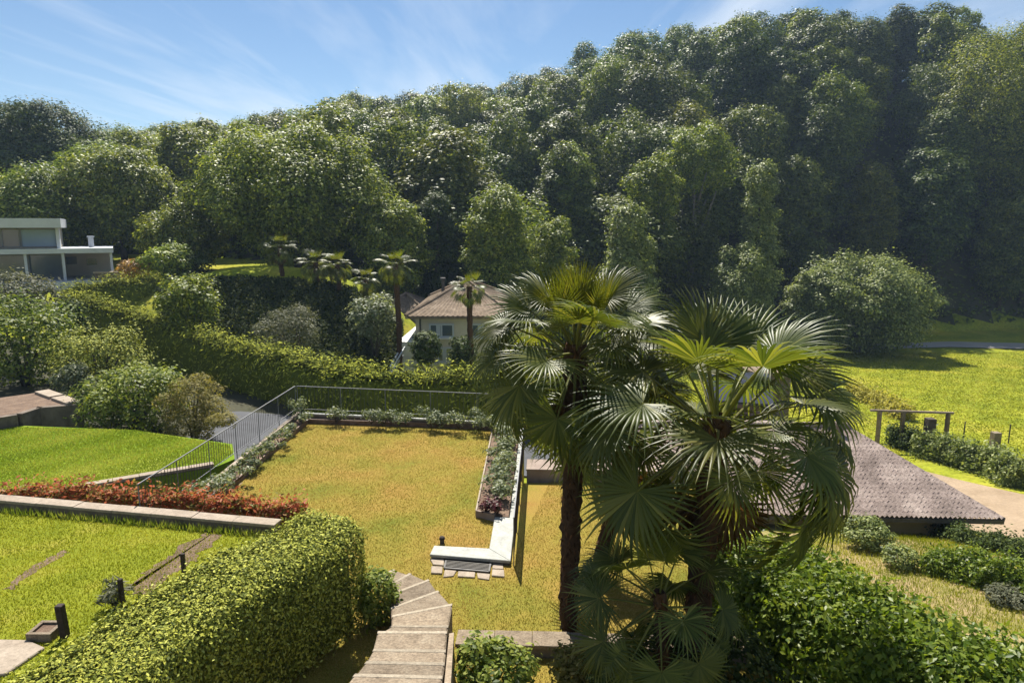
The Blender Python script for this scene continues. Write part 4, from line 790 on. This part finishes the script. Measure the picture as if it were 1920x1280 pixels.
bush('dry_shrub', 1075, 1246, 80, 76, 7.9, M['yellow_leaf'], 'dry golden shrub under the left palm at the bottom', n=1800, ls=.07, seed=23, ground=0.0, nl=10)
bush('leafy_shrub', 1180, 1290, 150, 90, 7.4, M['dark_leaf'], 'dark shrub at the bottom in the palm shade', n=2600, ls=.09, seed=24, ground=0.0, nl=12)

# ------------------------------------------------------------------ upper lawn furniture
def wpost(px, py0, py1, w, label, h_extra=0.):
    b = np.array(at_z(px[1], py1, .5)); d = ray(px[0], py0); tz = CAM+d*(b[1]/d[1])
    t = MB().bar((b[0], b[1], .3), (tz[0], b[1]-.02, tz[2]), w, w); return tag(t.build('wooden_post', M['post'], None, bevel=.008), label, 'post', 'posts along the clipped hedge')
wpost((113,124), 1132, 1192, .095, 'nearest and largest dark post beside the clipped hedge'); wpost((226,232), 1083, 1142, .06, 'middle dark post of three beside the clipped hedge'); wpost((343,345), 1036, 1075, .06, 'farthest dark post of three beside the clipped hedge')
pb = np.array(at_z(88, 1190, .5))
px_ = thing('planter_box', tuple(pb), 'small square planter box with a pale rim by the nearest post', 'planter'); w_ = .14
for dx, dy, sx, sy in ((0,-w_,2*w_+.05,.05),(0,w_,2*w_+.05,.05),(-w_,0,.05,2*w_-.06),(w_,0,.05,2*w_-.06)): MB().box((pb[0]+dx, pb[1]+dy, .55), (sx, sy, .14)).build('side', M['stone'], px_)
MB().box((pb[0], pb[1], .54), (2*w_-.07, 2*w_-.07, .1)).build('soil', M['soil'], px_)
sl = thing('stone_slab', (*Z(20,1215,.5), .5), 'pale stone slab lying at the lower left picture edge', 'slab')
MB().prism([Z(-60,1196,.54), Z(52,1198,.54), Z(84,1212,.54), Z(10,1262,.54), Z(-60,1270,.54)], .45, .54).build('slab_body', M['sandstone'], sl, bevel=.012)
bush('spiky_plant', 214, 1112, 56, 60, at_z(214,1140,.5)[1], M['grey_leaf'], 'pale spiky plant beside the middle dark post', n=240, ls=.16, asp=.16, seed=25, ground=.5, nl=6)
def ragged(poly, seed, a=.05, n=7):
    rg = np.random.default_rng(seed); out = []
    for p, q in zip(poly, poly[1:]+poly[:1]):
        for k in range(n): out.append(tuple(np.array(lerp(p, q, k/n))+rg.normal(size=2)*a))
    return out
dp = [Z(384,1000,.5), Z(418,1003,.5), Z(368,1046,.5), Z(318,1082,.5), Z(272,1114,.5), Z(236,1106,.5), Z(282,1066,.5), Z(340,1024,.5)]
structure(MB().prism(ragged(dp, 1), .45, .506).build('dirt_path', M['soil']))
structure(MB().prism(ragged([Z(60,1060,.5), Z(120,1030,.5), Z(128,1034,.5), Z(52,1082,.5), Z(20,1105,.5), Z(14,1098,.5)], 2, .03), .45, .505).build('dirt_path', M['soil']))

# grass blades
blades('dry_grass', plateau[1:3]+[tuple(I[2]), tuple(nr), (1.0,16), (3.9,15.8), (4.5,8), (-1.0,8.0), (-2.9,8.4), (-4.0,12.6), (-6.6,13.4), tuple(I[0]), tuple(I[1])], 0, 150000, .03, .0065, M['gold_grass'], 1, 'short dry golden grass of the terrace lawn')
blades('lawn_blades', lawnB[:6]+[(-13,6),(-14,12.6)], .5, 150000, .036, .007, M['green_grass'], 2, 'short yellow green grass of the upper lawn')
blades('lawn_blades', [Z(-60,905,-1), Z(60,925,-1), CW0, CW1, Z(436,850,-1), Z(430,834,-1), Z(250,806,-1), Z(-60,798,-1)], -1, 60000, .05, .012, M['lawn_grass'], 3, 'short green grass of the lower lawn')
gp = [tuple(at_g(*q)[:2]) for q in ((1500,1010),(1560,985),(1640,978),(1720,990),(1960,1040),(2010,1230),(1640,1130))]
blades('garden_grass', gp, 0, 40000, .14, .012, M['green_grass'], 4, 'rough dry grass between the vegetable rows', slope=lambda x, y: ground_h(x, y))
mp = [(15,33.5),(24,30.5),(46,31),(66,62),(66,77),(30,75),(13,58),(12,40)]
blades('meadow_grass', mp, 0, 120000, .07, .05, M['green_grass'], 5, 'bright meadow grass below the walnut tree', slope=lambda x, y: ground_h(x, y), lean=2.2)
wf = [np.array(WALL_A)*.62+np.array(WALL_B)*.38, np.array(WALL_B)]
blades('wall_weeds', [tuple(wf[0]+[0,-.02]), tuple(wf[1]+[0,-.02]), tuple(wf[1]+[0,-.16]), tuple(wf[0]+[0,-.16])], .5, 1500, .13, .008, M['lawn_grass'], 6, 'taller grass growing along the foot of the capped wall')

# ================================================================== PALMS
def frond_mesh(seed, R=.62, Lp=.62, nseg=38, spread=2.5, droop=.35, cup=.18, tilt=-.35, arch=.12, fold=0.):
    """fan leaf: petiole along +Y from the origin, pleated blade round the hub; blade tilted about X"""
    rg = np.random.default_rng(seed); V = []; F = []; rn = []
    def add(vs, fs, r):
        b = len(V); V.extend(vs); F.extend([(a+b, c+b, d+b) for a, c, d in fs]); rn.extend([r]*len(vs))
    ns = 6; pet = [np.array([0, Lp*k/ns, arch*math.sin(k/ns*math.pi*.5)-arch*(k/ns)**2]) for k in range(ns+1)]; hub = pet[-1]
    for k in range(ns):
        w0, w1 = .020-.011*k/ns, .020-.011*(k+1)/ns; a, b = pet[k], pet[k+1]
        add([a+[-w0,0,.006], a+[w0,0,.006], a+[0,0,-w0], b+[-w1,0,.006], b+[w1,0,.006], b+[0,0,-w1]], [(0,1,4),(0,4,3),(1,2,5),(1,5,4),(2,0,3),(2,3,5)], .85)
    ct, s_t = math.cos(tilt), math.sin(tilt); rs = [.02, .26, .46, .68, .87, 1.0]
    for i in range(nseg):
        a = -spread+2*spread*(i+.5)/nseg; da = spread/nseg; L = R*(.72+.28*math.cos(a*.55))*(.93+.14*rg.random()); r = np.clip(.45+.25*rg.normal(), 0, 1); bend = droop*(.6+.8*rg.random()); vs = []
        a += rg.normal()*.012; tw = rg.normal()*.05
        for q in rs:
            rr = q*L; wj = min(q, .46)*L*math.tan(da)*(1 if q <= .46 else max(0, 1-((q-.46)/.54)**1.1)); z = cup*rr*abs(math.sin(a*.5))-bend*L*max(0, q-.42)**2*2.2
            for e, lift in ((-1, -.35), (0, .35), (1, -.35)):
                x = math.sin(a)*rr+math.cos(a)*e*wj; y = math.cos(a)*rr-math.sin(a)*e*wj; zz = z+lift*wj*1.1+tw*e*wj
                zz += fold*abs(x); x *= (1-.45*min(fold, 1.2)); vs.append(np.array([x, y*ct-zz*s_t, y*s_t+zz*ct])+hub)
        fs = []
        for j in range(len(rs)-1):
            for e in (0, 1): b0 = j*3+e; fs += [(b0, b0+1, b0+4), (b0, b0+4, b0+3)]
        add(vs, fs, r)
    return fast_mesh('frond', np.array(V), np.array(F), rn)
FM = {'old': [frond_mesh(300+k, R=.60, Lp=.85, spread=2.45, droop=.42+.1*k, cup=.10+.05*k, tilt=-.45-.12*k, arch=.10) for k in range(4)],
      'mid': [frond_mesh(320+k, R=.60, Lp=.78, spread=2.35, droop=.25+.06*k, cup=.25, tilt=-.15-.1*k, arch=.06) for k in range(4)],
      'young': [frond_mesh(340+k, R=.62, Lp=.55, spread=1.75-.15*k, droop=.10, cup=.30, tilt=.05, arch=.0, fold=.35+.2*k) for k in range(3)],
      'dead': [frond_mesh(360+k, R=.56, Lp=.5, nseg=26, spread=2.0, droop=.5, cup=.3, tilt=-.7, arch=.2, fold=.8) for k in range(2)]}
for k_, m_ in (('old','frond'),('mid','frond'),('young','young_frond'),('dead','dead_frond')):
    for me in FM[k_]: me.materials.append(M[m_])
def trunk_mesh(pts, r0, r1, seed, fib=900, n=18, m=46):
    rg = np.random.default_rng(seed); pts = np.array(pts, float); s = np.linspace(0, 1, len(pts)); V = []; F = []
    c = np.stack([np.interp(np.linspace(0,1,m), s, pts[:,k]) for k in range(3)], 1)
    for i in range(m):
        for k in range(n):
            a = k/n*6.2832; rr = (r0+(r1-r0)*i/(m-1))*(1+.10*rg.normal()+.08*math.sin(i*1.9+k*.9)); V.append(c[i]+[rr*math.cos(a), rr*math.sin(a), 0])
    F = [(i*n+k, i*n+(k+1)%n, (i+1)*n+(k+1)%n, (i+1)*n+k) for i in range(m-1) for k in range(n)]
    u = rg.random(fib)**.8; a = rg.random(fib)*6.2832; rr = (r0+(r1-r0)*u)*1.06; q = np.stack([np.interp(u, np.linspace(0,1,m), c[:,k]) for k in range(3)], 1)+np.c_[rr*np.cos(a), rr*np.sin(a), 0*a]
    return fast_mesh('trunk', np.array(V), np.array(F), None, True), leaf_mesh('fibre', q, np.c_[np.cos(a), np.sin(a), np.full(fib, .5)], .11, .22, seed, jit=.5, droop=2.5)
def palm(name, base, top, r0, r1, scale, nf, seed, label, group=None, dead=3, extra=(), pmin=-62, fib=900, yaw0=0., yf=.16, front=True):
    rg = np.random.default_rng(seed); base = np.array(base, float); top = np.array(top, float); t = thing(name, tuple(base), label, 'palm tree', group); d = top-base
    mid = d*.5+np.array([rg.normal()*.05, rg.normal()*.05, 0]); tm, fm = trunk_mesh([(0,0,-.1), mid, d+[0,0,.08]], r0, r1, seed, fib); tr = link('trunk', tm, M['palm_bark'], t); link('fibre', fm, M['palm_fibre'], tr)
    for k in range(nf):
        u = (k+.5)/nf; pitch = math.radians(82-(82-pmin)*u**.85+rg.normal()*6); yaw = yaw0+k*2.39996+rg.normal()*.15; kind = 'young' if u < yf else 'mid' if u < .52 else 'old'; me = FM[kind][int(rg.integers(0, len(FM[kind])))]
        if not front and pitch < math.radians(-8) and math.cos(yaw-math.pi) > .62: continue
        sc = scale*(.88+.22*rg.random())*(.8 if u < .08 else 1); zz = -.22*scale*u; loc = d+np.array([-math.sin(yaw)*r1*.5, math.cos(yaw)*r1*.5, zz+.05])
        link('frond', me, None, t, tuple(loc), (pitch, rg.normal()*.18, yaw), (sc, sc, sc))
    for yaw, pitch, kind, sc, roll in extra:
        ya = math.radians(yaw); o = link('frond', FM[kind][int(rg.integers(0, len(FM[kind])))], None, t, tuple(d+np.array([-math.sin(ya)*r1*.5, math.cos(ya)*r1*.5, -.16*scale*(1-pitch/90)])), (math.radians(pitch), math.radians(roll)+rg.normal()*.06, ya), (sc*scale,)*3)
        o.rotation_mode = 'YXZ'
    for k in range(dead): link('dry_frond', FM['dead'][k % 2], None, t, tuple(d+np.array([0,0,-.35*scale])), (math.radians(-72-8*rg.random()), 0, rg.random()*6.28), (scale*.9,)*3)
    return t
pA = Z(1065, 1178, 0)
palm('fan_palm', (*pA, 0), (pA[0]+.06, pA[1]+.05, 4.3), .125, .155, 1.15, 22, 11, 'tall slim fan palm standing at the right of the dry lawn', dead=4, extra=(
    (10,80,'young',1,0),(-25,72,'young',1,0),(35,70,'young',.95,0),(-55,58,'mid',1,10),(-78,44,'mid',1.05,25),(-105,28,'old',1,15),(-150,24,'old',.8,10),(45,56,'mid',1,-10),(72,45,'mid',1,-25),
    (86,26,'old',1.05,-30),(98,6,'old',1.05,-35),(125,-12,'old',.95,-30),(95,-28,'old',1,-40),(172,-50,'old',1.0,0),(-160,-62,'old',.95,10),(-92,-4,'old',1.05,15),(-72,12,'mid',1.05,20),
    (0,34,'old',1,0),(30,14,'old',1,0),(-32,18,'old',1,0),(5,-10,'old',1,0),(178,48,'mid',.8,0),(140,-55,'old',.9,-20),(-120,-40,'old',.9,20),(60,-50,'old',.9,0),(-45,-45,'old',.9,0)))
bB = at(1300, 1180, 7.8); tB = at(1345, 790, 8.2)
palm('fan_palm', (bB[0], bB[1], 0), (tB[0], tB[1], tB[2]), .145, .16, 1.42, 22, 12, 'broad fan palm with the largest fans at right of centre', dead=5, front=False, yf=0, extra=(
    (-90,24,'old',1.05,55),(-100,-52,'old',1.05,50),(-95,-24,'old',1.08,45),(-120,-6,'old',1.0,22),(176,-12,'old',.66,0),(-165,-74,'dead',.6,0),(-50,60,'mid',1,20),(28,76,'mid',.95,0),(-76,40,'mid',1.05,32),
    (68,38,'mid',1,-20),(100,-30,'old',1.0,-45),(116,-52,'old',.95,-40),(0,32,'mid',1,0),(24,12,'old',1,0),(-32,20,'old',1,0),(-110,-40,'old',1.1,40),(-12,66,'mid',.95,0),(-84,6,'old',1.12,40),(-150,20,'mid',.72,10),(150,30,'mid',.7,-10),(90,5,'old',1,-20)))
bC = at(1112, 1100, 11.0); tC = at(1175, 790, 11.2)
palm('fan_palm', (bC[0], bC[1], 0), tuple(tC), .12, .14, 1.3, 20, 13, 'shaded fan palm standing behind and between the two main palms', dead=3)
bD = at(1250, 1230, 7.2); tD = at(1236, 1120, 7.3)
palm('fan_palm', (bD[0], bD[1], 0), tuple(tD), .06, .07, .8, 9, 14, 'short young fan palm with low fans in the shade of the others', dead=0, fib=300, extra=(
    (95,12,'old',1,-40),(112,-18,'old',1.05,-40),(140,-28,'old',1,-25),(172,-30,'old',1,-5),(-150,-25,'old',1,20),(-100,4,'old',1,35),(60,40,'mid',1,-15),(-40,45,'mid',1,10),(20,62,'young',1,0),(-115,-22,'old',1,40),(75,18,'old',1.1,-40)))
far_p = [(525,465,47.5,.95,'small palm on the bank crest, leftmost of the far palms'),(592,494,46.5,.95,'bushy far palm left of the twin headed pair on the bank'),(632,498,46,.9,'bushy far palm right of the twin headed pair on the bank'),(685,526,44,.8,'low far palm left of the tall slender trunk'),(741,498,40,.85,'tall slender palm left of the tiled roof house'),(880,540,39,.85,'slender palm in front of the tiled roof')]
for k, (px, py, y, s, lab) in enumerate(far_p):
    tp = at(px, py, y); g = G(tp[0], y); palm('far_palm', (tp[0]+.1, y, g-.1), tuple(tp), .15, .16, s*1.05, 20, 40+k, lab, 'small palms around the cream house', dead=2, fib=150)
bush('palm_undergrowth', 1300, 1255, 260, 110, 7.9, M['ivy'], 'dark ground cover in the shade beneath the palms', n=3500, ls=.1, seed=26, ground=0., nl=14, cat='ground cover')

# ================================================================== HAZE
hz = MB().prism([(-330,-60),(330,-60),(330,440),(-330,440)], -60, 75).build('haze', None); stuff(hz); tag(hz, 'thin bluish summer haze in the air over the valley', 'haze')
hm = bpy.data.materials.new('haze_air'); hm.use_nodes = True; nt = hm.node_tree; nt.nodes.clear(); ho = nt.nodes.new("ShaderNodeOutputMaterial"); hv = nt.nodes.new("ShaderNodeVolumePrincipled")
hv.inputs['Color'].default_value = (.50,.70,1.0,1); hv.inputs['Density'].default_value = .0003; hv.inputs['Anisotropy'].default_value = .3
nt.links.new(hv.outputs[0], ho.inputs['Volume']); hz.data.materials.append(hm)
